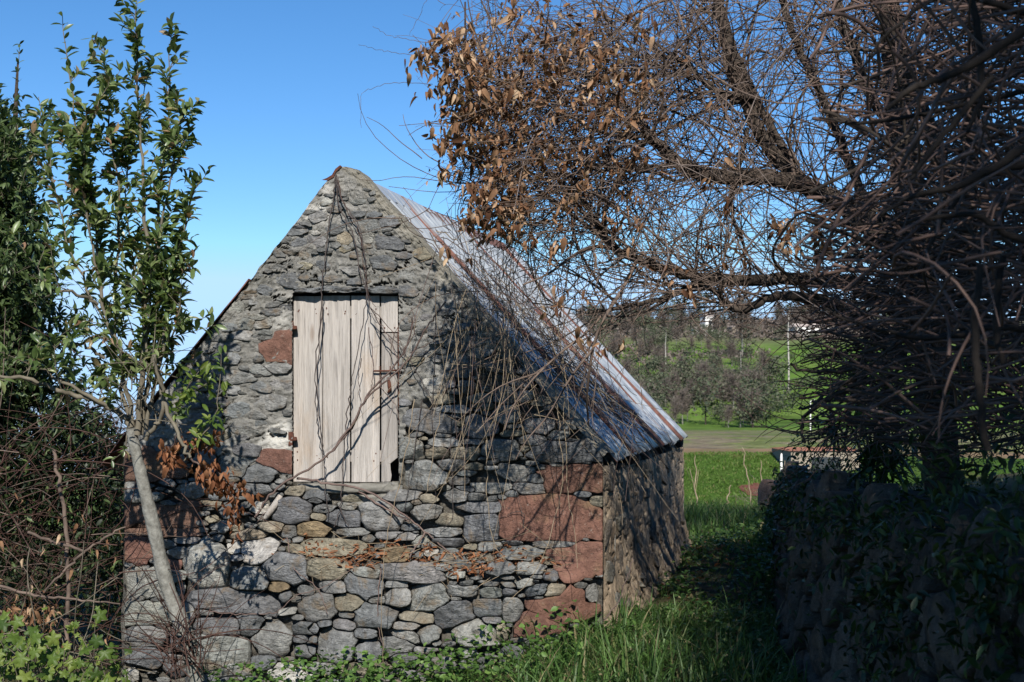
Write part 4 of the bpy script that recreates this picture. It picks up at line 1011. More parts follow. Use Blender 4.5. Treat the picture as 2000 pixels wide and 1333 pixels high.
    for _ in range(70):
        q = Q[int(r_.integers(1, len(Q) - 3))]; k = int(r_.integers(4, len(q) - 2)); ax = norm(q[k + 1, :3] - q[k, :3]); o = norm(r_.normal(0, 1, 3) * [1, .6, 1] + [-.3, 0, .1])
        twig(q[k, :3], norm(ax * .9 + o), r_.uniform(.7, 1.6), min(r_.uniform(.007, .013), q[k, 3] * .7), 0, .5, .05, 16)
    # the leafy outer part
    for k in range(190):
        px = r_.uniform(870, 1180); py = r_.uniform(20, 440)
        if px < 930 and py > 330: continue
        p = pt(px + 60, py, r_.uniform(6.2, 6.9)); twig(p, norm(np.array([-1, r_.normal(0, .4), r_.normal(0, .7)])), r_.uniform(.2, .6), r_.uniform(.002, .0036), 0, .5, .3)
    tw.build('twigs', M_TWIG, T, kind='stuff'); fine.build('fine_twigs', M_TWIG, T, kind='stuff')
    # dead leaves
    P = []; Dr = []; S = []
    blobs = [(1010, 130, 120, 90, 230), (905, 190, 50, 110, 330), (950, 310, 60, 80, 250), (975, 405, 55, 50, 260), (860, 100, 25, 40, 40), (1130, 120, 130, 90, 230), (1080, 330, 120, 120, 220), (1300, 250, 160, 160, 60), (830, 105, 16, 22, 24), (1180, 210, 60, 60, 34), (1060, 250, 60, 80, 70), (1050, 468, 16, 20, 12),
             (1240, 440, 16, 16, 12), (1540, 450, 28, 26, 34), (1600, 480, 26, 22, 32), (1345, 575, 16, 20, 14), (1310, 525, 16, 8, 8), (1430, 500, 110, 90, 20), (1080, 420, 60, 60, 24), (895, 80, 30, 50, 40), (870, 130, 30, 60, 30), (1230, 40, 60, 30, 16), (1120, 610, 50, 30, 14), (1200, 660, 60, 40, 12)]
    for cx, cy, sx, sy, n in blobs:
        m_ = max(1, int(n / 3.4))
        for _ in range(m_):
            c = pt(r_.normal(cx, sx * .62), r_.normal(cy, sy * .62), r_.uniform(5.6, 6.15))
            for _ in range(int(r_.integers(3, 8))):
                P.append(c + r_.normal(0, .022, 3)); Dr.append(norm(r_.normal(0, .5, 3) + [0, 0, -.85])); S.append(r_.uniform(.024, .058))
            e = wander(c, [r_.uniform(.3, 1), 0, r_.normal(.2, .3)], .2, 6, .4, 0, r_); tube(fine2, e, .0016, 4)
    for _ in range(420):
        v = r_.normal(0, 1, 3); v = v / np.linalg.norm(v) * r_.random() ** .4; c = np.array([3.0, 6.6, 5.35]) + v * [1.5, 1.6, .75]
        tube(fine2, wander(c, r_.normal(0, 1, 3), r_.uniform(.4, 1.1), 8, .5, .2, r_), .005, 3)
        for _ in range(9): P.append(c + r_.normal(0, .16, 3)); Dr.append(norm(r_.normal(0, .7, 3) + [0, 0, -.6])); S.append(.075)
    fine2.build('leaf_stalks', M_TWIG, T, kind='stuff')
    put_leaves(T, np.array(P), frames(np.array(Dr), r_, face=np.array([0, -1, .2])), np.array(S), M_DEAD, TD, r_, pref=(np.array(P)[:, 2] < 4.4) * 1.0 + .01); print('dead leaves', len(P))
fine2 = Batch()
bare_tree()

def tangles():
    r_ = np.random.default_rng(16)
    # long wiry creeper stems strung through the crown
    B = Batch(); Bl = Batch()
    for k in range(520):
        px = r_.uniform(880, 1760) ; py = r_.uniform(-60, 560)
        if px < 1020 and py > 420 or (px < 1150 and r_.random() < .4): continue
        if px > 1200 and px < 1560 and py > 380 and r_.random() < .55: continue
        D = r_.uniform(5.7, 7.2); a = r_.normal(0, .8) if r_.random() < .7 else r_.normal(-1.4, .4)
        sgn = r_.choice([-1, 1]); d = np.array([math.cos(a) * sgn, r_.normal(0, .25), math.sin(a)])
        n = 14; tp = wander(pt(px, py, D), d, r_.uniform(.35, 1.5), n, .42, .45, r_); r0 = r_.uniform(.0013, .0030)
        X_ = 1000 + tp[:, 0] / tp[:, 1] * F; Y_ = 770 - (tp[:, 2] - 1.6) / tp[:, 1] * F
        if X_.min() < 835 or ((X_ < 960) & (Y_ > 330)).any() or ((X_ > 1180) & (X_ < 1640) & (Y_ > 660)).any(): continue
        tube(Bl if r_.random() < .35 else B, tp, np.linspace(r0, r0 * .55, n), 4)
    for k in range(170):   # thicker knot over the roof
        tp = wander(pt(r_.normal(1120, 130), r_.normal(380, 110), r_.uniform(5.9, 6.9)), r_.normal(0, 1, 3) * [1, .4, .9], r_.uniform(.25, .9), 12, .8, .3, r_); tube(B, tp, np.linspace(.0028, .0013, 12), 4)
    for k in range(26):   # wisps that stick out over the sky on the left
        p = pt(r_.uniform(860, 960), r_.uniform(-10, 420), r_.uniform(6, 6.6)); tp = wander(p, [-1, r_.normal(0, .3), r_.normal(-.3, .6)], r_.uniform(.12, .34), 9, 1.2, 1.2, r_); tube(B, tp, np.linspace(.0015, .0008, 9), 3)
    for s in ([(845, 165, 6.3), (780, 162, 6.3), (730, 172, 6.3), (706, 190, 6.3), (706, 250, 6.3)], [(850, 110, 6.3), (780, 105, 6.3), (740, 98, 6.3), (700, 88, 6.3)], [(860, 88, 6.3), (800, 78, 6.3), (760, 70, 6.3), (728, 52, 6.3)], [(870, 10, 6.3), (840, -5, 6.3), (820, 30, 6.3), (800, 70, 6.3)]):
        q = spline(np.concatenate([pt(*np.array(s).T), np.full((len(s), 1), .0016)], 1), 6, .003, 2); tube(B, q[:, :3], np.linspace(.0016, .0009, len(q)), 4)
    o = B.build('creeper_tangle', M_TWIG, kind='stuff'); tag(o, 'tangle of wiry dead creeper stems strung through the bare tree crown', 'creeper')
    o = Bl.build('pale_creeper_stems', simple('pale_mauve_stem', (.11, .088, .08), (.25, .20, .18), 8), kind='stuff'); tag(o, 'paler long creeper stems looping through the bare tree crown', 'creeper')
    # hanging dry vines before the gable
    B = Batch(); Bk = Batch()
    for k in range(90):
        px = r_.normal(960, 75); py = r_.uniform(380, 640); L = r_.uniform(.3, 1.3)
        if px < 835: continue
        p = pt(px, py, r_.uniform(6.3, 6.95)); tp = wander(p, [r_.normal(0, .25), r_.normal(0, .15), -1], L, 14, .26, .25, r_); r0 = r_.uniform(.0010, .0019)
        tube(B if r_.random() < .6 else Bk, tp, np.linspace(r0, r0 * .6, 14), 4)
    for k in range(60):
        px = r_.uniform(870, 1290); py = r_.uniform(470, 820)
        p = pt(px, py, r_.uniform(6.6, 7.0)); tp = wander(p, [r_.normal(0, .7), r_.normal(0, .15), r_.normal(-.6, .5)], r_.uniform(.2, .7), 12, .4, .5, r_); tube(B if k % 2 else Bk, tp, np.linspace(.0018, .001, 12), 4)
    strands = [[(1085, 760), (1095, 860), (1100, 940), (1085, 1010), (1050, 1110), (990, 1180)], [(1098, 700), (1103, 820), (1110, 960), (1120, 1020), (1128, 1110)], [(950, 860), (952, 960), (960, 1040), (985, 1095)], [(810, 780), (790, 900), (770, 990), (752, 1080), (745, 1180), (752, 1330)],
               [(1240, 640), (1250, 740), (1256, 800)], [(1256, 600), (1262, 720)], [(870, 760), (850, 860), (835, 960)], [(905, 560), (895, 680), (880, 760), (865, 820)]]
    for s in strands:
        a = np.array(s, float); q = spline(np.concatenate([pt(a[:, 0], a[:, 1], np.full(len(a), 6.85)), np.zeros((len(a), 1))], 1), 6, .004, 5); tube(B, q[:, :3], np.linspace(.0026, .0016, len(q)), 4)
    o = B.build('hanging_straw_vines', M_STRAW, kind='stuff'); tag(o, 'straw-coloured dry vines hanging down in front of the gable', 'vines')
    o = Bk.build('hanging_dark_vines', M_VINE, kind='stuff'); tag(o, 'thin brown vines dangling among the straw ones before the gable', 'vines')
    # creeper lying on the tin
    B = Batch(); Bs = Batch(); sl = (HR - HA) / (SR - SA); nv = np.array([-sl, 1]) / math.hypot(sl, 1)
    for k in range(270):
        u = r_.beta(2.4, 1.5); dd = r_.uniform(.3, 2.9 - 1.2 * u); s = SA + (SR - SA) * (u * .86 + .02); h = HA - .05 + sl * (s - SA)
        p = H(s + nv[0] * .06, h + nv[1] * .06, -dd).reshape(3); L = r_.uniform(.15, .7); n = 10
        dir2 = r_.normal(0, 1, 2) + [.7, 0]; st = L / n; P = []; ss, d_ = s, dd; hh0 = r_.uniform(.04, .14)
        for i in range(n):
            P.append(H(ss + nv[0] * hh0, HA - .05 + sl * (ss - SA) + nv[1] * hh0, -d_).reshape(3)); dir2 = dir2 / np.linalg.norm(dir2) + r_.normal(0, .28, 2); ss += dir2[0] * st * .7; d_ = max(.1, d_ + dir2[1] * st); hh0 = max(.035, hh0 + r_.normal(0, .012))
            if ss > SR + .16: break
        if len(P) > 2: tube(Bs if k % 4 == 0 else B, np.array(P), r_.uniform(.0015, .0032), 4)
    o = B.build('roof_creeper', M_TWIG, kind='stuff'); tag(o, 'matted dead creeper lying on the tin roof slope', 'creeper')
    # straw wisps falling off the eave
    for k in range(22):
        d_ = r_.uniform(.2, 2.2); p = H(SR + .05 + r_.uniform(-.25, .1), HR + .05 + r_.uniform(0, .1), -d_).reshape(3); tp = wander(p, [.5, r_.normal(0, .4), -.6], r_.uniform(.15, .5), 9, .3, 1.8, r_); tube(Bs, tp, .0016, 4)
    o = Bs.build('roof_straw', M_STRAW, kind='stuff'); tag(o, 'pale dry straws spilling over the tin eave', 'straw')
    # single vines over the gable and hatch
    def vine(name, lab, paths, m, r, d0=.05):
        B = Batch()
        for s in paths:
            a = np.array(s, float); dd = a[:, 2] if a.shape[1] > 2 else np.full(len(a), d0)
            w = W(a[:, 0], a[:, 1], dd + plinth(a[:, 0], a[:, 1])); q = spline(w, 7, .0035, int(a[0, 0])); tube(B, q, np.linspace(r, r * .6, len(q)), 5)
        o = B.build(name, m, None); tag(o, lab, 'vine'); return o
    vine('hanging_vine', 'thin black vine looped down from the gable tip across the hatch boards', [[(656, 340), (652, 380), (640, 460), (630, 540), (627, 600), (620, 760), (628, 860), (634, 930), (640, 1010)],
         [(657, 342), (662, 400), (690, 460), (705, 540), (716, 580), (700, 680), (684, 760)], [(657, 342), (668, 390), (700, 440), (712, 500), (718, 580), (745, 640), (775, 670), (810, 720), (845, 790)],
         [(684, 760), (676, 830), (670, 900), (664, 990), (652, 1030)], [(664, 990), (680, 1030)], [(630, 600), (618, 700), (617, 800), (630, 880)]], M_BLACKVINE, .0042, .055)
    vine('red_vine', 'thin reddish vine beside the black one down the gable tip', [[(660, 345), (672, 400), (700, 450), (712, 520), (722, 580), (735, 600)], [(1, 1, 0)][:0] or [(706, 700), (700, 740), (705, 790)], [(722, 600), (760, 640), (790, 680)]], M_REDSTEM, .0026, .06)
    vine('woody_vine', 'woody vine stem sweeping up across the hatch from its lower left', [[(498, 1010, .04), (540, 955, .06), (600, 918, .08), (650, 880, .10), (690, 830, .10), (715, 780, .11), (760, 740, .12), (800, 700, .14), (835, 640, .18), (870, 590, .25)],
         [(650, 880, .10), (690, 826, .11), (720, 770, .12), (770, 715, .13), (800, 660, .16), (805, 620, .2)], [(580, 935, .05), (650, 945, .07), (720, 960, .08), (780, 1000, .08), (830, 1040, .05), (880, 1080, .05)],
         [(830, 1040, .05), (800, 1090, .04)], [(700, 960, .06), (740, 985, .06), (800, 1020, .06)]], M_VINE, .0075)
    vine('twiggy_vine', 'branching thin vine beside the rusty bolt', [[(742, 732, .03), (745, 760, .03), (772, 790, .03), (780, 830, .03)], [(790, 690, .1), (812, 640, .12), (805, 600, .12)], [(775, 700, .1), (760, 660, .08), (735, 620, .05)], [(720, 640, .05), (730, 720, .05), (725, 760, .05)], [(800, 690, .1), (850, 660, .14), (880, 600, .18)]], M_VINE, .003)
    vine('low_vine', 'brown vine arching over the lower stones of the hut', [[(560, 1050, .03), (575, 1110, .05), (620, 1150, .05), (640, 1200, .05)], [(410, 1195, .04), (480, 1200, .05), (540, 1195, .06), (580, 1165, .06), (640, 1145, .05), (700, 1100, .05)],
         [(744, 1110, .05), (738, 1180, .05), (742, 1240, .05), (760, 1310, .06)], [(1180, 1210, .3), (1205, 1180, .3), (1225, 1130, .3), (1235, 1090, .3)], [(330, 1130, .1), (400, 1110, .12), (470, 1050, .1), (520, 1000, .06)]], M_VINE, .0036)
    vine('thin_gable_vines', 'several thin brown vines running down the right half of the gable', [[(850, 560), (848, 700), (845, 850), (852, 980)], [(905, 600), (895, 700), (880, 860), (885, 1000), (860, 1040)], [(1000, 690), (1010, 800), (990, 920), (1010, 960), (1022, 1020)],
         [(930, 560), (915, 700), (905, 820), (880, 950)], [(1060, 760), (1075, 860), (1095, 900)], [(870, 620), (940, 740), (1000, 790), (1060, 880)], [(825, 780), (800, 930), (790, 1000)], [(1022, 1033, .03), (1020, 1000, .05), (975, 1012, .03)]], M_BLACKVINE, .0026, .06)
    # right-hand thicket of dead canes over the bank
    B = Batch(); C = Batch(); G = Batch()
    for k in range(1700):
        px = 1620 + 460 * r_.random() ** .8; py = r_.uniform(-80, 860)
        if r_.random() < .75 * (1 - sstep(250, 620, py)) * (1 - sstep(1700, 1950, px) * .6): continue
        D = r_.uniform(3.6, 6.6); a = r_.normal(.1, .42); sg = r_.choice([-1, 1])
        L = r_.uniform(.3, 1.35); n = 13; p = pt(px, py, D) - np.array([sg * L * .4, 0, 0])
        if sg > 0 and (p[0] / p[1] * F + 1000) < 1560: p[0] += .3
        tp = wander(p, [math.cos(a) * sg, r_.normal(0, .35), math.sin(a)], L, n, .5, .25, r_)
        pyy = 770 - (tp[:, 2] - 1.6) / tp[:, 1] * F; pxx = 1000 + tp[:, 0] / tp[:, 1] * F
        if pxx.min() < 1540 or pyy.max() > 900 or (pyy[pxx < 1640].max() if (pxx < 1640).any() else 0) > 840: continue
        r0 = r_.uniform(.0022, .0070); tube(B if k % 3 else C, tp, np.linspace(r0, r0 * .55, n), 5)
    for k in range(330):  # canes over the far end, thinner, pointing left
        px = r_.uniform(1590, 1800); py = r_.uniform(520, 860); D = r_.uniform(6, 7.6); n = 9
        tp = wander(pt(px, py, D), [-1 * r_.choice([1, 1, -1]), r_.normal(0, .4), r_.normal(.0, .35)], r_.uniform(.2, .55), n, 1.3, .6, r_); tube(B, tp, np.linspace(.0036, .0014, n), 4)
    for s in ([(1700, 740, 5.4), (1640, 765, 5.4), (1600, 790, 5.4), (1560, 800, 5.4)], [(1720, 720, 5.4), (1650, 745, 5.4), (1600, 785, 5.4), (1568, 830, 5.4), (1572, 866, 5.4)], [(1760, 700, 5.2), (1690, 715, 5.2), (1600, 730, 5.2), (1545, 712, 5.2)]):
        a = np.array(s); q = spline(pt(*a.T), 5, .006, 3); tube(C, q, np.linspace(.011, .006, len(q)), 6)
    o = B.build('cane_thicket', M_CANE, kind='stuff'); tag(o, 'dense thicket of dead brown canes heaped over the right-hand bank', 'thicket')
    o = C.build('old_cane_stems', M_BARK, kind='stuff'); tag(o, 'thicker near-black dead stems among the canes on the right', 'thicket')
    # close, out-of-focus boughs in the upper right
    T = empty('overhanging_bough', tuple(pt(2250, 300, 3.0))); tag(T, 'dark out-of-focus bough with crossing branches close by at upper right', 'branch')
    for j, s in enumerate([[(2150, 200, 2.6, .016), (2000, 290, 2.6, .014), (1880, 360, 2.6, .011), (1790, 380, 2.6, .008), (1720, 420, 2.6, .005)], [(2150, -60, 2.5, .016), (2000, 60, 2.5, .014), (1870, 140, 2.5, .012), (1780, 175, 2.5, .009), (1730, 215, 2.5, .006)],
              [(1880, -60, 2.7, .012), (1910, 60, 2.7, .011), (1915, 180, 2.7, .009), (1890, 260, 2.7, .006)], [(2150, 480, 2.7, .014), (2000, 470, 2.7, .012), (1900, 420, 2.7, .009), (1800, 430, 2.7, .006)], [(2150, 60, 2.9, .014), (1980, 20, 2.9, .012), (1850, -10, 2.9, .009), (1740, 60, 2.9, .006), (1700, 110, 2.9, .004)],
              [(1915, 520, 2.6, .009), (1905, 640, 2.6, .011), (1912, 760, 2.6, .012), (1930, 880, 2.6, .010)], [(1960, 500, 2.8, .010), (1945, 640, 2.8, .011), (1960, 720, 2.8, .008)], [(2150, 700, 3, .014), (1980, 640, 3, .011), (1830, 660, 3, .009), (1700, 640, 3, .006), (1600, 600, 3, .004)],
              [(2100, 330, 3.1, .014), (1950, 330, 3.1, .012), (1860, 400, 3.1, .009), (1790, 540, 3.1, .007)], [(2100, 150, 3.2, .012), (1950, 190, 3.2, .01), (1700, 240, 3.2, .007), (1600, 230, 3.2, .004)], [(1940, 150, 2.5, .008), (1870, 230, 2.5, .009), (1800, 320, 2.5, .007), (1780, 350, 2.5, .004)]]):
        q = spline(px_poly(s), 6, .0018, 90 + j); B = Batch(); tube(B, q[:, :3], q[:, 3] * .72, 8); B.build('branch', M_SHADEBARK, T)
    B = Batch()
    for k in range(240):
        p = pt(r_.uniform(1740, 2150), r_.uniform(-50, 800), r_.uniform(2.6, 3.6)); tp = wander(p, [r_.normal(-.2, .8), r_.normal(0, .4), r_.normal(0, .45)], r_.uniform(.15, .6), 10, .9, .2, r_)
        if (1000 + tp[:, 0] / np.maximum(tp[:, 1], .5) * F).min() < 1640 or (770 - (tp[:, 2] - 1.6) / tp[:, 1] * F).max() > 880: continue
        tube(B, tp, np.linspace(.0045, .002, 10), 5)
    B.build('twigs', M_CANE, T, kind='stuff')
tangles()

# ------------------------------------------------------------------ retaining wall on the right
def retaining_wall():
    r_ = np.random.default_rng(17)
    T = empty('retaining_wall', (1.6, 8, 0)); tag(T, 'dark dry-stone retaining wall beside the path on the right', 'wall')
    def M(x, y, d):   # x: world y along the wall (2..14.6), y: height above base
        x = np.asarray(x, float); bx = wall_base(x); gx = (wall_base(x + .05) - wall_base(x - .05)) / .1
        nrm = np.stack([-np.ones_like(bx), gx, 0 * bx], -1); nrm = norm(nrm)
        zb = ground_near(bx - .1, x) - .15
        return np.stack([bx + .13 * y, x, zb + y], -1) + nrm * np.asarray(d)[..., None]
    def topf(x): return np.interp(x, [0, 3.5, 7, 11, 14.6], [1.22, 1.15, .98, .72, .5]) + .06 * np.sin(x * 5.1) + .04 * np.sin(x * 13)
    nc, nr = 260, 46; X, K = np.meshgrid(np.linspace(1.0, 14.6, nc), np.linspace(0, 1, nr)); Y = K * topf(X)
    d = -.05 + .02 * fbm(np.stack([X * 8, Y * 8, 0 * X], -1), 4, 3); V = M(X, Y, d)
    capx = V[-1] + np.stack([np.full(nc, .45), np.zeros(nc), .03 * fbm(np.stack([X[0] * 4, X[0] * 0, X[0] * 0], -1), 3, 1)], -1)
    endp = V[:, -1] + np.array([.5, .15, 0])
    obj('wall_core', V.reshape(-1, 3), grid_faces(nr, nc)[:, ::-1], M_DKMORTAR, T)
    obj('wall_top', np.concatenate([V[-1], capx]), grid_faces(2, nc)[:, ::-1], M_DKMORTAR, T)
    obj('wall_end', np.concatenate([V[:, -1], endp]), grid_faces(2, nr), M_DKMORTAR, T)
    S = []
    for k in range(9000):
        x = r_.uniform(3.0, 14.5); y = r_.uniform(.06, float(topf(x)) - .02); rx = r_.uniform(.07, .19); ry = r_.uniform(.05, .14)
        if S:
            A = np.array(S)
            if np.hypot((A[:, 0] - x) / (A[:, 2] + rx), (A[:, 1] - y) / (A[:, 3] + ry)).min() < .93: continue
        S.append([x, y, rx, ry, r_.normal(0, .25), 2.8])
        if len(S) >= 290: break
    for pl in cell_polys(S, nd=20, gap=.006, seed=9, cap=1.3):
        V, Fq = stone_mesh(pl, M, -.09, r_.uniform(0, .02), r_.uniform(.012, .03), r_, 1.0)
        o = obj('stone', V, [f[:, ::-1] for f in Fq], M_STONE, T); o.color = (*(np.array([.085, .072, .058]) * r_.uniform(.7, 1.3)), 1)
    # reddish end block and cap stones
    for cx, cy, cz, a, b, c, col, rz in ((2.92, 14.3, .30, .10, .35, .34, (.12, .075, .055), .2), (3.05, 13.6, .62, .18, .30, .07, (.13, .12, .11), .1), (2.85, 12.7, .66, .2, .32, .08, (.12, .12, .12), -.1)):
        ph = r_.uniform(0, 50); u, v = np.meshgrid(np.linspace(0, 2 * np.pi, 17)[:-1], np.linspace(-np.pi / 2, np.pi / 2, 9))
        se = lambda t, q: np.sign(t) * np.abs(t) ** q
        x = se(np.cos(v), .5) * se(np.cos(u), .5) * a; y = se(np.cos(v), .5) * se(np.sin(u), .5) * b; z = se(np.sin(v), .5) * c
        nz = 1 + .1 * fbm(np.stack([x * 6 + ph, y * 6, z * 6], -1), 3, 2); x, y, z = x * nz, y * nz, z * nz
        V = np.stack([cx + x * math.cos(rz) - y * math.sin(rz), cy + x * math.sin(rz) + y * math.cos(rz), cz + z], -1).reshape(-1, 3)
        A = np.arange(9 * 16).reshape(9, 16); Bq = np.roll(A, -1, 1); f = np.stack([A[:-1], Bq[:-1], Bq[1:], A[1:]], -1).reshape(-1, 4)
        o = obj('stone', V, f, M_STONE, T); o.color = (*col, 1)
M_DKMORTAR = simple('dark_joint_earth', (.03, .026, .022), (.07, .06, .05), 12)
retaining_wall()

# ------------------------------------------------------------------ growth on the bank, grass, weeds
def blades(name, N_, sampler, m, h0, h1, w, lab, cat='grass', lean=.95, seed=0, segs=4):
    r_ = np.random.default_rng(seed); xy = sampler(r_, N_); n = len(xy)
    z = terrain(xy[:, 0], xy[:, 1]); hh = r_.uniform(h0, h1, n) * (0.75 + .6 * np.clip(fbm(np.stack([xy[:, 0] * 2.2, xy[:, 1] * 2.2, 0 * z], -1), 2, seed), -.6, 1))
    a = r_.uniform(0, 2 * np.pi, n); la = r_.uniform(.1, 1, n) * lean
    t = np.linspace(0, 1, segs + 1)
    cx = xy[:, 0:1] + np.cos(a)[:, None] * la[:, None] * hh[:, None] * t ** 2; cy = xy[:, 1:2] + np.sin(a)[:, None] * la[:, None] * hh[:, None] * t ** 2
    cz = z[:, None] - .02 + hh[:, None] * (t - .28 * la[:, None] * t ** 2)
    ww = w * r_.uniform(.6, 1.3, n)[:, None] * (1 - t ** 1.6) + .0004; tw = a + np.pi / 2 + r_.normal(0, .5, n)
    dx = np.cos(tw)[:, None] * ww; dy = np.sin(tw)[:, None] * ww
    V = np.stack([np.stack([cx - dx, cy - dy, cz], -1), np.stack([cx + dx, cy + dy, cz], -1)], 2).reshape(-1, 3)
    k = (segs + 1) * 2; b = (np.arange(n) * k)[:, None, None]; base = np.array([[2 * i, 2 * i + 1, 2 * i + 3, 2 * i + 2] for i in range(segs)])
    o = obj(name, V, (base[None] + b).reshape(-1, 4), m, attr=np.repeat(r_.random(n), k), recentre=False, kind='stuff'); tag(o, lab, cat); return o
def in_hut(x, y, mrg=.05):
    s = (x - HO[0]) * HU[0] + (y - HO[1]) * HU[1]; d = -((x - HO[0]) * HF[0] + (y - HO[1]) * HF[1])
    pl = np.where((s > -1.2) & (s < 1.3), .16, .0)
    return (s > SL - mrg) & (s < SR + mrg) & (d > -pl - mrg) & (d < DEPTH + mrg)
def samp(x0, x1, y0, y1, dens):
    def f(r_, N_):
        x = r_.uniform(x0, x1, N_); y = r_.uniform(y0, y1, N_); k = ~in_hut(x, y) & (x < wall_base(y) - .02)
        dn = dens(x, y) + .45 * fbm(np.stack([x * 3, y * 3, 0 * x], -1), 3, 44); k &= r_.random(N_) < dn
        return np.stack([x, y], -1)[k]
    return f
blades('grass', 26000, samp(-2.2, 2.2, 5.6, 8.2, lambda x, y: .5 + .5 * sstep(-.4, .6, x)), M_GRASS, .05, .16, .0035, 'short green grass growing along the foot of the stone wall', seed=1)
blades('tall_grass', 5200, samp(.0, 1.9, 6.0, 7.6, lambda x, y: .6 + 0 * x), M_GRASS, .14, .36, .006, 'taller coarse grass tufts at the corner of the hut', seed=2, lean=1.25)
blades('path_grass', 30000, samp(1.0, 3.6, 7.4, 13.0, lambda x, y: .25 + .35 * sstep(1.6, 2.2, x + .0 * y)), M_GRASS, .04, .14, .0035, 'sparse grass and weeds on the path beside the hut', seed=3)
blades('far_grass', 26000, samp(.6, 5.5, 12.2, 18.5, lambda x, y: .9 + 0 * x), M_GRASS, .12, .34, .005, 'dark tufted grass at the end of the path', seed=4)
M_WEED = leaf_mat('weed_leaf', [(0, (.044, .092, .022)), (.6, (.082, .155, .035)), (1, (.14, .22, .055))], .3, .5, .3)
def weeds(name, N_, sampler, m, s0, s1, lab, seed, hgt=.1, cat='weeds'):
    r_ = np.random.default_rng(seed); xy = sampler(r_, N_); z = terrain(xy[:, 0], xy[:, 1]); n = len(xy); t = leaf_template(.7, .4, .15)
    P = np.stack([xy[:, 0], xy[:, 1], z + r_.uniform(.0, 1, n) ** 1.3 * hgt], -1); Dr = norm(r_.normal(0, 1, (n, 3)) * [1, 1, .4] + [0, 0, .25]); Rm = frames(Dr, r_); S = r_.uniform(s0, s1, n)
    V = np.einsum('nij,vj->nvi', Rm * S[:, None, None], t[0]) + P[:, None]; nv = len(t[0])
    o = obj(name, V.reshape(-1, 3), (t[1][None] + (np.arange(n) * nv)[:, None, None]).reshape(-1, 4), m, attr=np.repeat(r_.random(n), nv), recentre=False, kind='stuff'); tag(o, lab, cat)
weeds('low_weeds', 9000, samp(-1.9, 1.6, 5.8, 7.7, lambda x, y: .55 + 0 * x), M_GRASS, .015, .04, 'low bright weeds hugging the foot of the stone wall', 21, .10)
weeds('wall_foot_weeds', 7000, samp(-1.75, .35, 6.55, 7.5, lambda x, y: .42 + 0 * x), M_WEED, .02, .05, 'bright bushy weeds growing up against the lowest stones', 29, .26)
weeds('path_weeds', 14000, samp(1.0, 3.2, 7.0, 12.5, lambda x, y: .35 + .3 * sstep(1.7, 2.0, x)), M_GRASS, .02, .05, 'broad-leaved weeds along the shaded path', 22, .10)
weeds('fallen_leaves', 3500, samp(1.0, 3.0, 7.0, 12.5, lambda x, y: .3 + 0 * x), M_ORANGE, .02, .05, 'fallen brown leaves on the path beside the hut', 23, .01, 'leaves')
def ledge_litter():
    r_ = np.random.default_rng(24); B = Batch(); P = []; Dr = []
    for k in range(420):
        cx, sx, sy = [(700, 40, 14), (915, 50, 10), (1000, 60, 10), (640, 40, 12), (900, 40, 6), (760, 60, 16)][int(r_.integers(6))]
        px = r_.normal(cx, sx); edge = 1046 + .055 * (px - 370) + 10 * math.sin(px * .03); py = edge + r_.uniform(-6, 40)
        if not 385 < px < 1120: continue
        P.append(W(px, py, .03 + float(plinth(np.array([px]), np.array([py]))[0]))); Dr.append(r_.normal(0, 1, 3) * [1, .6, .4])
    T = empty('leaf_litter', tuple(P[0])); tag(T, 'orange dead leaves and straw lodged on the ledge of the stone wall', 'leaves')
    P = np.array(P); put_leaves(T, P, frames(norm(np.array(Dr)), r_, face=np.array([0, -.6, .8])), r_.uniform(.02, .05, len(P)), M_ORANGE, TD, r_, 300)
    for k in range(60):
        px = r_.uniform(600, 1100); py = 1075 + .05 * (px - 600) + r_.normal(0, 16); p = W(px, py, .12); tube(B, wander(p, [r_.normal(0, 1), -.2, r_.normal(0, .3)], r_.uniform(.06, .3), 6, .3, .2, r_), .0016, 3)
    B.build('straws', M_STRAW, T, kind='stuff')
    q = W(np.array([548, 536, 524, 518.]), np.array([968, 988, 1004, 1012.]), np.array([.03, .05, .05, .04])); B = Batch(); tube(B, q, [.016, .02, .019, .012], 8); o = B.build('wooden_stick', M_WOOD); tag(o, 'short pale broken stick wedged in the wall below the hatch', 'stick')
ledge_litter()

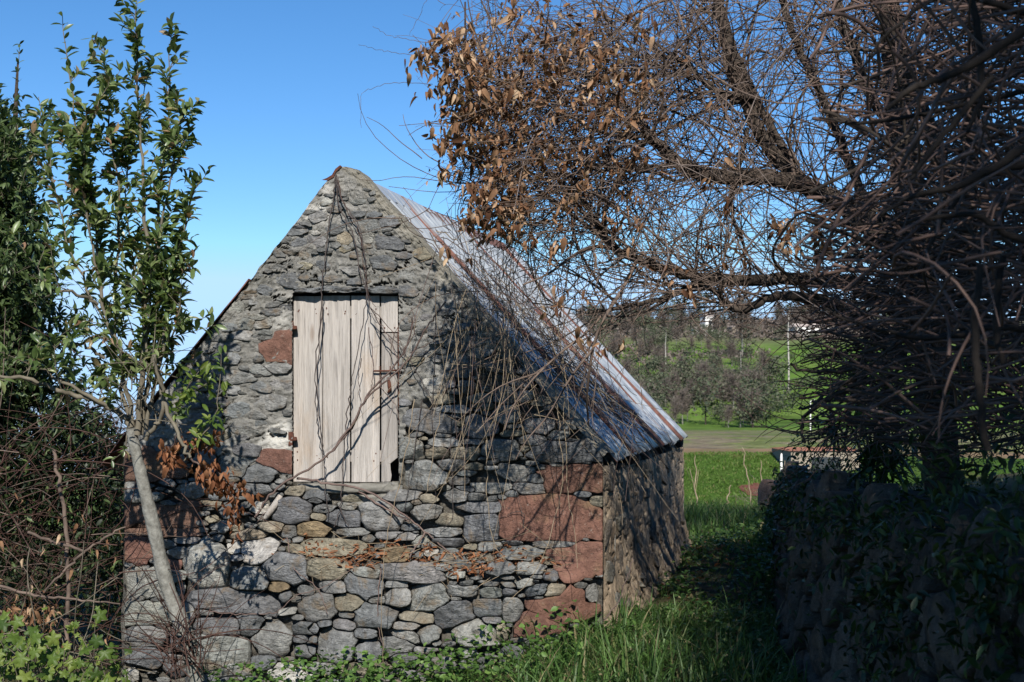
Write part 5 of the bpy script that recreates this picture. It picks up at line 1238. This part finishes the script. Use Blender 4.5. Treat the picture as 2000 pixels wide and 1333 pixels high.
def bank_growth():
    r_ = np.random.default_rng(25)
    T = empty('bank_shrub', (3.2, 9, 1)); tag(T, 'green leafy shrub with strap leaves on top of the retaining wall', 'shrub')
    P = []; Dr = []
    for k in range(7500):
        y = r_.uniform(4.0, 13.2); x = float(wall_base(y)) + r_.uniform(.05, 2.6) + .1; zt = float(np.interp(y, [3.5, 7, 11, 14.6], [1.2, .95, .70, .5]))
        z = zt - .15 + r_.random() ** 1.6 * .75
        if r_.random() < .18: x = float(wall_base(y)) + r_.normal(.05, .06); z = zt - r_.random() ** 1.5 * .7
        P.append([x, y, z]); Dr.append(norm(r_.normal(0, 1, 3) + [-.3, -.3, .1]))
    for k in range(6500):
        y = r_.uniform(3.2, 7.0); zt = float(np.interp(y, [3.5, 7], [1.15, .98])); f = r_.random() ** 1.3
        lim = .95 - .12 * (y - 3.2)
        if f > lim or y > 5.2 or vnoise(np.array([[y * 2.2, f * 4, 1.]]), 8)[0] < .0: continue
        P.append([float(wall_base(y)) + .1 - .02 + r_.normal(0, .06), y, zt - f * 1.0]); Dr.append(norm(r_.normal(0, 1, 3) + [-.3, -.3, -.3]))
    for k in range(3400):
        y = r_.uniform(3.2, 10.5); zt = float(np.interp(y, [3.5, 7, 11, 14.6], [1.15, .98, .72, .5])); P.append([float(wall_base(y)) + r_.uniform(0, .5), y, zt + r_.uniform(-.10, .05) + .22 * r_.random() * (1 + vnoise(np.array([[y * 1.7, 0, 3.]]), 4)[0])]); Dr.append(norm(r_.normal(0, 1, 3) + [-.3, -.3, 0]))
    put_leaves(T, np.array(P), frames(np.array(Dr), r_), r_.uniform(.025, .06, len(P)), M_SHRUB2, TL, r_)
    # strap leaves at the far end
    V = empty('strap_leaf_plant', tuple(pt(1660, 930, 8))); tag(V, 'dark strappy-leaved plant at the left end of the cane thicket', 'plant'); B = Batch(); n = 0
    for c in range(26):
        base = pt(r_.uniform(1625, 1790), r_.uniform(700, 930), r_.uniform(7.4, 8.6))
        for k in range(22):
            d = norm(r_.normal(0, 1, 3) * [1, 1, .8] + [-.25, 0, .25]); tp = wander(base, d, r_.uniform(.14, .34), 6, .2, 2.6, r_); w = np.array([.006, .010, .010, .008, .005, .001])
            sd = norm(np.cross(np.gradient(tp, axis=0), [0.1, .2, 1])); Q = np.stack([tp - sd * w[:, None], tp + sd * w[:, None]], 1).reshape(-1, 3); B.add(Q, grid_faces(6, 2), r_.random())
    B.build('strap_leaves', M_SHRUB2, V, kind='stuff')
    # pale plants at the wall foot
    W_ = empty('wall_foot_plant', tuple((2.45, 12.0, .1))); tag(W_, 'straggly green plant growing at the foot of the retaining wall', 'plant'); P = []; Dr = []
    for k in range(1100):
        y = r_.uniform(8.5, 13.2); P.append([float(wall_base(y)) - abs(r_.normal(0, .12)), y, .12 + r_.random() ** 2 * .35]); Dr.append(norm(r_.normal(0, 1, 3) + [-.3, 0, .4]))
    put_leaves(W_, np.array(P), frames(np.array(Dr), r_), r_.uniform(.03, .08, len(P)), M_GRASS, TL, r_)
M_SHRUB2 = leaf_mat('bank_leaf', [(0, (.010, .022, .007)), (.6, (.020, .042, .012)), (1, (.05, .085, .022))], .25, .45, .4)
bank_growth()

def overhead_tree():
    """the tree beside the photographer whose shade lies over the path and the bank"""
    r_ = np.random.default_rng(26); T = empty('shade_tree', (4.0, -3.2, 0)); tag(T, 'large leafy evergreen whose shade falls over the bank and path', 'tree')
    B = Batch(); q = spline(np.array([(4.2, -3.2, .5, .22), (4.1, -3.2, 3, .19), (4.0, -3.2, 6, .14), (3.8, -3.2, 9, .06)]), 6); tube(B, q[:, :3], q[:, 3], 10); B.build('trunk', M_BARK, T)
    P = []; tw = Batch()
    for k in range(1000):
        v = r_.normal(0, 1, 3); v = v / np.linalg.norm(v) * r_.random() ** .4
        c = np.array([3.72, -3.2, 6.5]) + v * [2.75, 1.8, 3.3]
        if r_.random() < .3: tube(tw, np.array([[4.0, -3.2, c[2] - .8], (c + [4, -3.2, c[2]]) / 2, c]), [.03, .02, .008], 5)
        P.append(c + r_.normal(0, .22, (34, 3)))
        if k < 520:
            v = r_.normal(0, 1, 3); v = v / np.linalg.norm(v) * r_.random() ** .4; P.append(np.array([4.35, 2.0, 5.6]) + v * [2.5, 3.4, 1.4] + r_.normal(0, .2, (34, 3)))
    tw.build('branches', M_BARK, T, kind='stuff'); P = np.concatenate(P)
    put_leaves(T, P, frames(r_.normal(0, 1, (len(P), 3)), r_), r_.uniform(.09, .16, len(P)), M_LEAF2, [leaf_template(.5, .3, .1, 3)], r_, 0)
overhead_tree()

# ------------------------------------------------------------------ far view
def far_view():
    r_ = np.random.default_rng(27)
    def crown_green(seed):
        q = np.random.default_rng(seed); n = 620; nb = 9; C = q.normal(0, 1, (nb, 3)) * [.26, .26, .16] + [0, 0, .66]
        P = C[q.integers(nb, size=n)] + q.normal(0, 1, (n, 3)) * [.12, .12, .085]; P[:, 2] = np.clip(P[:, 2] * 1.25 - .22, .04, 1.05)
        t = leaf_template(1.0, .3, .2, 3); Rm = frames(q.normal(0, 1, (n, 3)), q); S = q.uniform(.035, .075, n); V = np.einsum('nij,vj->nvi', Rm * S[:, None, None], t[0]) + P[:, None]; nv = 9
        return mesh_data('crown', V.reshape(-1, 3), (t[1][None] + (np.arange(n) * nv)[:, None, None]).reshape(-1, 4), M_HILLG, attr=np.repeat(q.random(n), nv))
    def crown_bare(seed):
        q = np.random.default_rng(seed); B = Batch()
        for k in range(150):
            z0 = q.uniform(.25, .8); d = norm(q.normal(0, 1, 3) * [1, 1, .5] + [0, 0, .7]); tp = wander([0, 0, z0], d, q.uniform(.15, .42) * (1.1 - z0 * .5), 5, .8, -.3, q); tube(B, tp, np.linspace(.007, .003, 5), 3, q.random())
            for _ in range(3): i = int(q.integers(1, 5)); tube(B, wander(tp[i], norm(q.normal(0, 1, 3) + [0, 0, .5]), .13, 4, 1, 0, q), .0035, 3, q.random())
        V = np.concatenate(B.V); return mesh_data('crown', V, [np.concatenate(v) for v in B.T.values()], M_HILLB, attr=np.concatenate(B.A))
    def trunk(seed, m):
        q = np.random.default_rng(seed); B = Batch(); tube(B, np.array([[0, 0, -.05], [q.normal(0, .01), 0, .3], [q.normal(0, .02), 0, .62], [q.normal(0, .02), 0, .9]]), [.018, .014, .010, .003], 6); return mesh_data('trunk', np.concatenate(B.V), B.T[4], m)
    G = [crown_green(i) for i in range(5)]; Br = [crown_bare(10 + i) for i in range(5)]; M_PALE = simple('pale_dead_trunk', (.33, .30, .27), (.48, .45, .41), 2)
    TG = [trunk(i, M_BARK) for i in range(3)]; TB = [trunk(i + 5, M_GREYBARK) for i in range(3)]; TP = trunk(9, M_PALE)
    def place(px, D, h, kind, wid=1.0, lab=None, grp=None):
        x = (px - 1000) / F * D; y = D; z = gz(x, y)
        e = bpy.data.objects.new({'g': 'hill_tree', 'b': 'bare_hill_tree', 's': 'hill_shrub', 'p': 'dead_tree'}[kind], None); COL.objects.link(e); e.location = (x, y, z - .1); e.rotation_euler = (0, 0, r_.uniform(0, 6.28)); e.scale = (h * wid, h * wid, h)
        zone = 'at the far hill foot' if D < 225 else 'just above the far hill foot' if D < 250 else 'low on the far hill' if D < 310 else 'midway up the far hill' if D < 395 else 'on the far ridge' if D < 440 else 'behind the far ridge'
        side = 'behind the hut roof' if px < 1220 else 'by the roof edge' if px < 1290 else 'above the hut corner' if px < 1350 else 'above the dry terrace' if px < 1420 else 'above the dry stalks' if px < 1500 else 'left of the lamp' if px < 1570 else 'past the canes' if px < 1650 else 'hidden among canes'
        size = 'tall' if h > 7 else 'middling' if h > 5.5 else 'small'
        tag(e, lab or size + (' slim' if wid < 1 else ' broad') + {'g': ' grey-green tree ', 'b': ' leafless brown tree ', 's': ' dark rounded shrub ', 'p': ' pale bare dead trunk '}[kind] + zone + ', ' + side, 'shrub' if kind == 's' else 'tree',
            grp or {'g': 'green trees on the far hillside', 'b': 'leafless trees on the far hillside', 's': 'shrubs on the far hillside', 'p': 'pale dead trunks on the hillside'}[kind])
        def ch(n, me): c = bpy.data.objects.new(n, me); COL.objects.link(c); c.parent = e
        if kind == 'g' or kind == 's': ch('crown', G[int(r_.integers(5))]); (ch('trunk', TG[int(r_.integers(3))]) if kind == 'g' else None)
        elif kind == 'b': ch('crown', Br[int(r_.integers(5))]); ch('trunk', TB[int(r_.integers(3))])
        else: ch('trunk', TP)
        return e
    # hillside: px, D by hand zones
    for k in range(105): place(r_.uniform(1175, 1505), r_.uniform(204, 285), r_.uniform(2.5, 8.0), 'g' if r_.random() < .42 else 'b', r_.uniform(.8, 1.2))
    for k in range(46): place(r_.uniform(1120, 1480), r_.uniform(270, 380), r_.uniform(4, 7.5), 'g' if r_.random() < .45 else 'b', r_.uniform(.8, 1.2))
    for k in range(120): place(r_.uniform(1100, 1760), r_.uniform(395, 480), r_.uniform(5, 9), 'b' if r_.random() < .62 else 'g', r_.uniform(.8, 1.2))
    for k in range(16): place(r_.uniform(1480, 1640), r_.uniform(230, 400), r_.uniform(2, 5), 's', 1.3)
    place(1365, 470, 17, 'g', 1, 'dark green tree standing highest on the far ridge', 'ridge trees'); place(1450, 330, 19, 'b', .9, 'tall leafless tree with a pale trunk high on the hill', 'ridge trees')
    place(1560, 128, 4.2, 's', 2.4, 'wide dark shrub beside the lamp post', 'shrubs below the hill')
    for px, D, h in ((1406, 400, 12), (1540, 260, 19), (1447, 260, 10), (1300, 300, 11)): place(px, D, h, 'p', .6)
    # scrub mass
    n = 4200; px = r_.uniform(1080, 1750, n); D = r_.uniform(205, 500, n); x = (px - 1000) / F * D; nz = fbm(np.stack([x * .03, D * .03, 0 * x], -1), 3, 5); k = (nz > -.08) & ((px < 1500) | (D > 380) | (nz > .25)); x = x[k]; D = D[k]; z = terrain(x, D)
    P = np.repeat(np.stack([x, D, z + .4], -1), 6, 0) + r_.normal(0, 1, (len(x) * 6, 3)) * [.9, .9, .45]; t = leaf_template(1, .3, .2, 3); Rm = frames(r_.normal(0, 1, (len(P), 3)), r_); S = r_.uniform(.5, 1.1, len(P))
    V = np.einsum('nij,vj->nvi', Rm * S[:, None, None], t[0]) + P[:, None]
    o = obj('hill_scrub', V.reshape(-1, 3), (t[1][None] + (np.arange(len(P)) * 9)[:, None, None]).reshape(-1, 4), M_HILLB, attr=np.repeat(r_.random(len(P)), 9), recentre=False, kind='stuff'); tag(o, 'brown scrub scattered over the far hillside', 'scrub')
    n = 2600; px = r_.uniform(1080, 1800, n); D = r_.uniform(395, 500, n); x = (px - 1000) / F * D; z = terrain(x, D)
    P = np.repeat(np.stack([x, D, z + .8], -1), 7, 0) + r_.normal(0, 1, (n * 7, 3)) * [1.3, 1.0, .9]; Rm = frames(r_.normal(0, 1, (len(P), 3)), r_); S = r_.uniform(.5, 1.2, len(P)); V = np.einsum('nij,vj->nvi', Rm * S[:, None, None], t[0]) + P[:, None]
    o = obj('ridge_woodland', V.reshape(-1, 3), (t[1][None] + (np.arange(len(P)) * 9)[:, None, None]).reshape(-1, 4), M_HILLB, attr=np.repeat(r_.random(len(P)), 9), recentre=False, kind='stuff'); tag(o, 'mauve-brown leafless woodland covering the top of the far hill', 'woodland')
    # houses
    M_ROOFT = simple('clay_tiles', (.22, .09, .055), (.33, .15, .09), 1.5); M_ROOFD = simple('faded_roof', (.30, .24, .21), (.42, .36, .32), 1.5); M_GLASS = simple('window_dark', (.03, .035, .04), (.05, .055, .06), 2, .2, 0, .5); M_DULL = simple('dull_render', (.20, .165, .13), (.27, .23, .18), .8)
    def house(px, D, w, dp, h, lab, wall_m=None, roof_h=.35, zoff=0, rot=.2, rm=None):
        x = (px - 1000) / F * D; z = gz(x, D) + zoff; e = empty('house', (x, D, z)); e.rotation_euler = (0, 0, rot); tag(e, lab, 'house')
        def part(name, V, f, m, par=e):
            me = mesh_data(name, V, f, m, False); o = bpy.data.objects.new(name, me); COL.objects.link(o); o.parent = par; return o
        V, f = box([(-w / 2, -dp / 2, -1), (w / 2, -dp / 2, -1), (w / 2, dp / 2, -1), (-w / 2, dp / 2, -1), (-w / 2, -dp / 2, h), (w / 2, -dp / 2, h), (w / 2, dp / 2, h), (-w / 2, dp / 2, h)]); part('wall', V, f, wall_m or M_WHITE)
        o_ = min(.3, w * .03); V = np.array([(-w / 2 - o_, -dp / 2 - o_, h), (w / 2 + o_, -dp / 2 - o_, h), (w / 2 + o_, dp / 2 + o_, h), (-w / 2 - o_, dp / 2 + o_, h), (-w / 2, 0, h + roof_h), (w / 2, 0, h + roof_h)]); V = V + [0, 0, .01]
        part('roof', V, [np.array([[0, 1, 5, 4], [2, 3, 4, 5], [3, 2, 1, 0]]), np.array([[3, 0, 4], [1, 2, 5]])], rm or M_ROOFD)
        nw = max(1, int(w / 3))
        for i in range(nw):
            cx = -w / 2 + w * (i + .5) / nw; y = -dp / 2 - .03; V = np.array([(cx - .5, y, h * .35), (cx + .5, y, h * .35), (cx + .5, y, h * .78), (cx - .5, y, h * .78)]); part('window', V, np.array([[0, 1, 2, 3]]), M_GLASS)
    house(1382, 415, 3.0, 5, 6.0, 'narrow white house among the trees on the far hill', roof_h=1.4); house(1368, 410, 4.5, 5, 2.2, 'low white outbuilding left of the narrow white house', roof_h=.6)
    house(1580, 410, 11, 6, 2.6, 'long white house near the top of the far hill', roof_h=1.2); house(1440, 405, 5, 5, 3, 'small reddish house beside the tall bare hill tree', M_DULL)
    D = 45; x0 = (1528 - 1000) / F * D; zz = 1.6 - (940 - 770) / F * D
    house(1590, D, 2.4, 2.6, .9, 'low earth-coloured shed with a flat tiled roof edge beyond the path', M_DULL, .08, 1.6 - (928 - 770) / F * D - gz((1592 - 1000) / F * D, D), 0.05, M_ROOFT)
    # white corner bollard-like gatepost by the shed
    def post(px, py0, py1, D, r, name, lab, cat, m):
        a = pt(px, py1, D); b = pt(px, py0, D); B = Batch(); tube(B, np.array([a - [0, 0, .4], (a + b) / 2, b]), [r, r, r * .8], 8); o = B.build(name, m); tag(o, lab, cat); return o
    post(1526, 886, 903, 43, .04, 'white_post', 'small white post at the left corner of the low shed', 'post', M_WHITE)
    # lamp post
    D = 118; e = empty('street_lamp', tuple(pt(1583, 835, D))); tag(e, 'thin white street lamp beyond the dry terrace', 'street lamp'); B = Batch()
    tube(B, np.array([pt(1583, 842, D), pt(1583, 800, D), pt(1583, 786, D)]), [.07, .055, .045], 8); B.build('pole', M_WHITE, e)
    B = Batch(); tube(B, np.array([pt(1583, 786, D), pt(1585, 783.5, D), pt(1590, 783, D)]), [.05, .05, .05], 6); B.build('arm', M_WHITE, e); B = Batch(); tube(B, np.array([pt(1588, 783.5, D), pt(1590, 783.5, D), pt(1593, 784, D)]), [.05, .14, .06], 8); B.build('lamp_head', M_WHITE, e)
    # tall dry stalks
    for i, s in enumerate([[(1362, 1010), (1359, 940), (1358, 890)], [(1472, 1008), (1462, 940), (1450, 874)], [(1492, 1010), (1489, 960), (1486, 900)], [(1414, 1005), (1421, 970), (1428, 948)], [(1535, 990), (1532, 960), (1533, 900)]]):
        a = np.array(s, float); B = Batch(); q = spline(pt(a[:, 0], a[:, 1], np.full(len(a), 17.)), 6, .01, i); q[0, 2] -= .35; tube(B, q, np.linspace(.012, .005, len(q)), 5)
        if i == 0:
            tube(B, np.array([q[5], q[5] + [-.06, 0, .25]]), .004, 4); tube(B, np.array([q[4], q[4] + [.05, 0, .3]]), .004, 4)
        o = B.build('dry_stalk', M_STRAW); tag(o, ['dry stalk with side shoots nearest the hut corner', 'tallest leaning dry stalk before the green field', 'upright dry stalk right of the tallest one', 'short slanting dry stalk before the green field', 'thin dry stalk beside the low shed'][i], 'stalk', 'dry stalks before the field')
    # scrubby bushes near the shed
    for i, (px, py, D, w, hh) in enumerate(((1520, 985, 30, 1.0, .9), (1560, 975, 28, .9, 1.0))):
        c = pt(px, py, D); B = Batch()
        for k in range(150): tube(B, wander(c + r_.normal(0, 1, 3) * [w * .35, .3, hh * .2], norm(r_.normal(0, 1, 3) + [0, 0, .6]), r_.uniform(.2, .6), 6, .8, 0, r_), .004, 3)
        o = B.build('bare_bush', M_HILLB); tag(o, ['greyish leafless bush left of the retaining wall end', 'greyish leafless bush behind the retaining wall end'][i], 'bush')
    # red earth patch
    D = 42.0; c = pt(1482, 969, D); a = np.linspace(0, 2 * np.pi, 25)[:-1]; rr = 1 + .18 * vnoise(np.stack([a * 2, a * 0, a * 0], -1), 5); x = c[0] + .62 * rr * np.cos(a); y = c[1] + .75 * rr * np.sin(a); V = np.stack([x, y, terrain(x, y) + .03], -1); ctr = np.array([[c[0], c[1], gz(c[0], c[1]) + .06]])
    o = obj('earth_patch', np.concatenate([V, ctr]), np.array([[k, (k + 1) % 24, 24] for k in range(24)]), simple('red_soil', (.09, .03, .024), (.14, .055, .04), 4), kind='structure')
far_view()
M_FIELDG = leaf_mat('field_blades', [(0, (.05, .10, .016)), (.6, (.085, .155, .024)), (.9, (.13, .18, .05)), (1, (.22, .18, .09))], .3, .6, .2)
blades('field_grass', 30000, lambda r_, N_: (lambda D, p: np.stack([(p - 1000) / F * D, D], -1))(r_.uniform(38, 47.2, N_), r_.uniform(1250, 1640, N_)), M_FIELDG, .04, .16, .02, 'bright green grass of the field beyond the path', seed=6, segs=2)
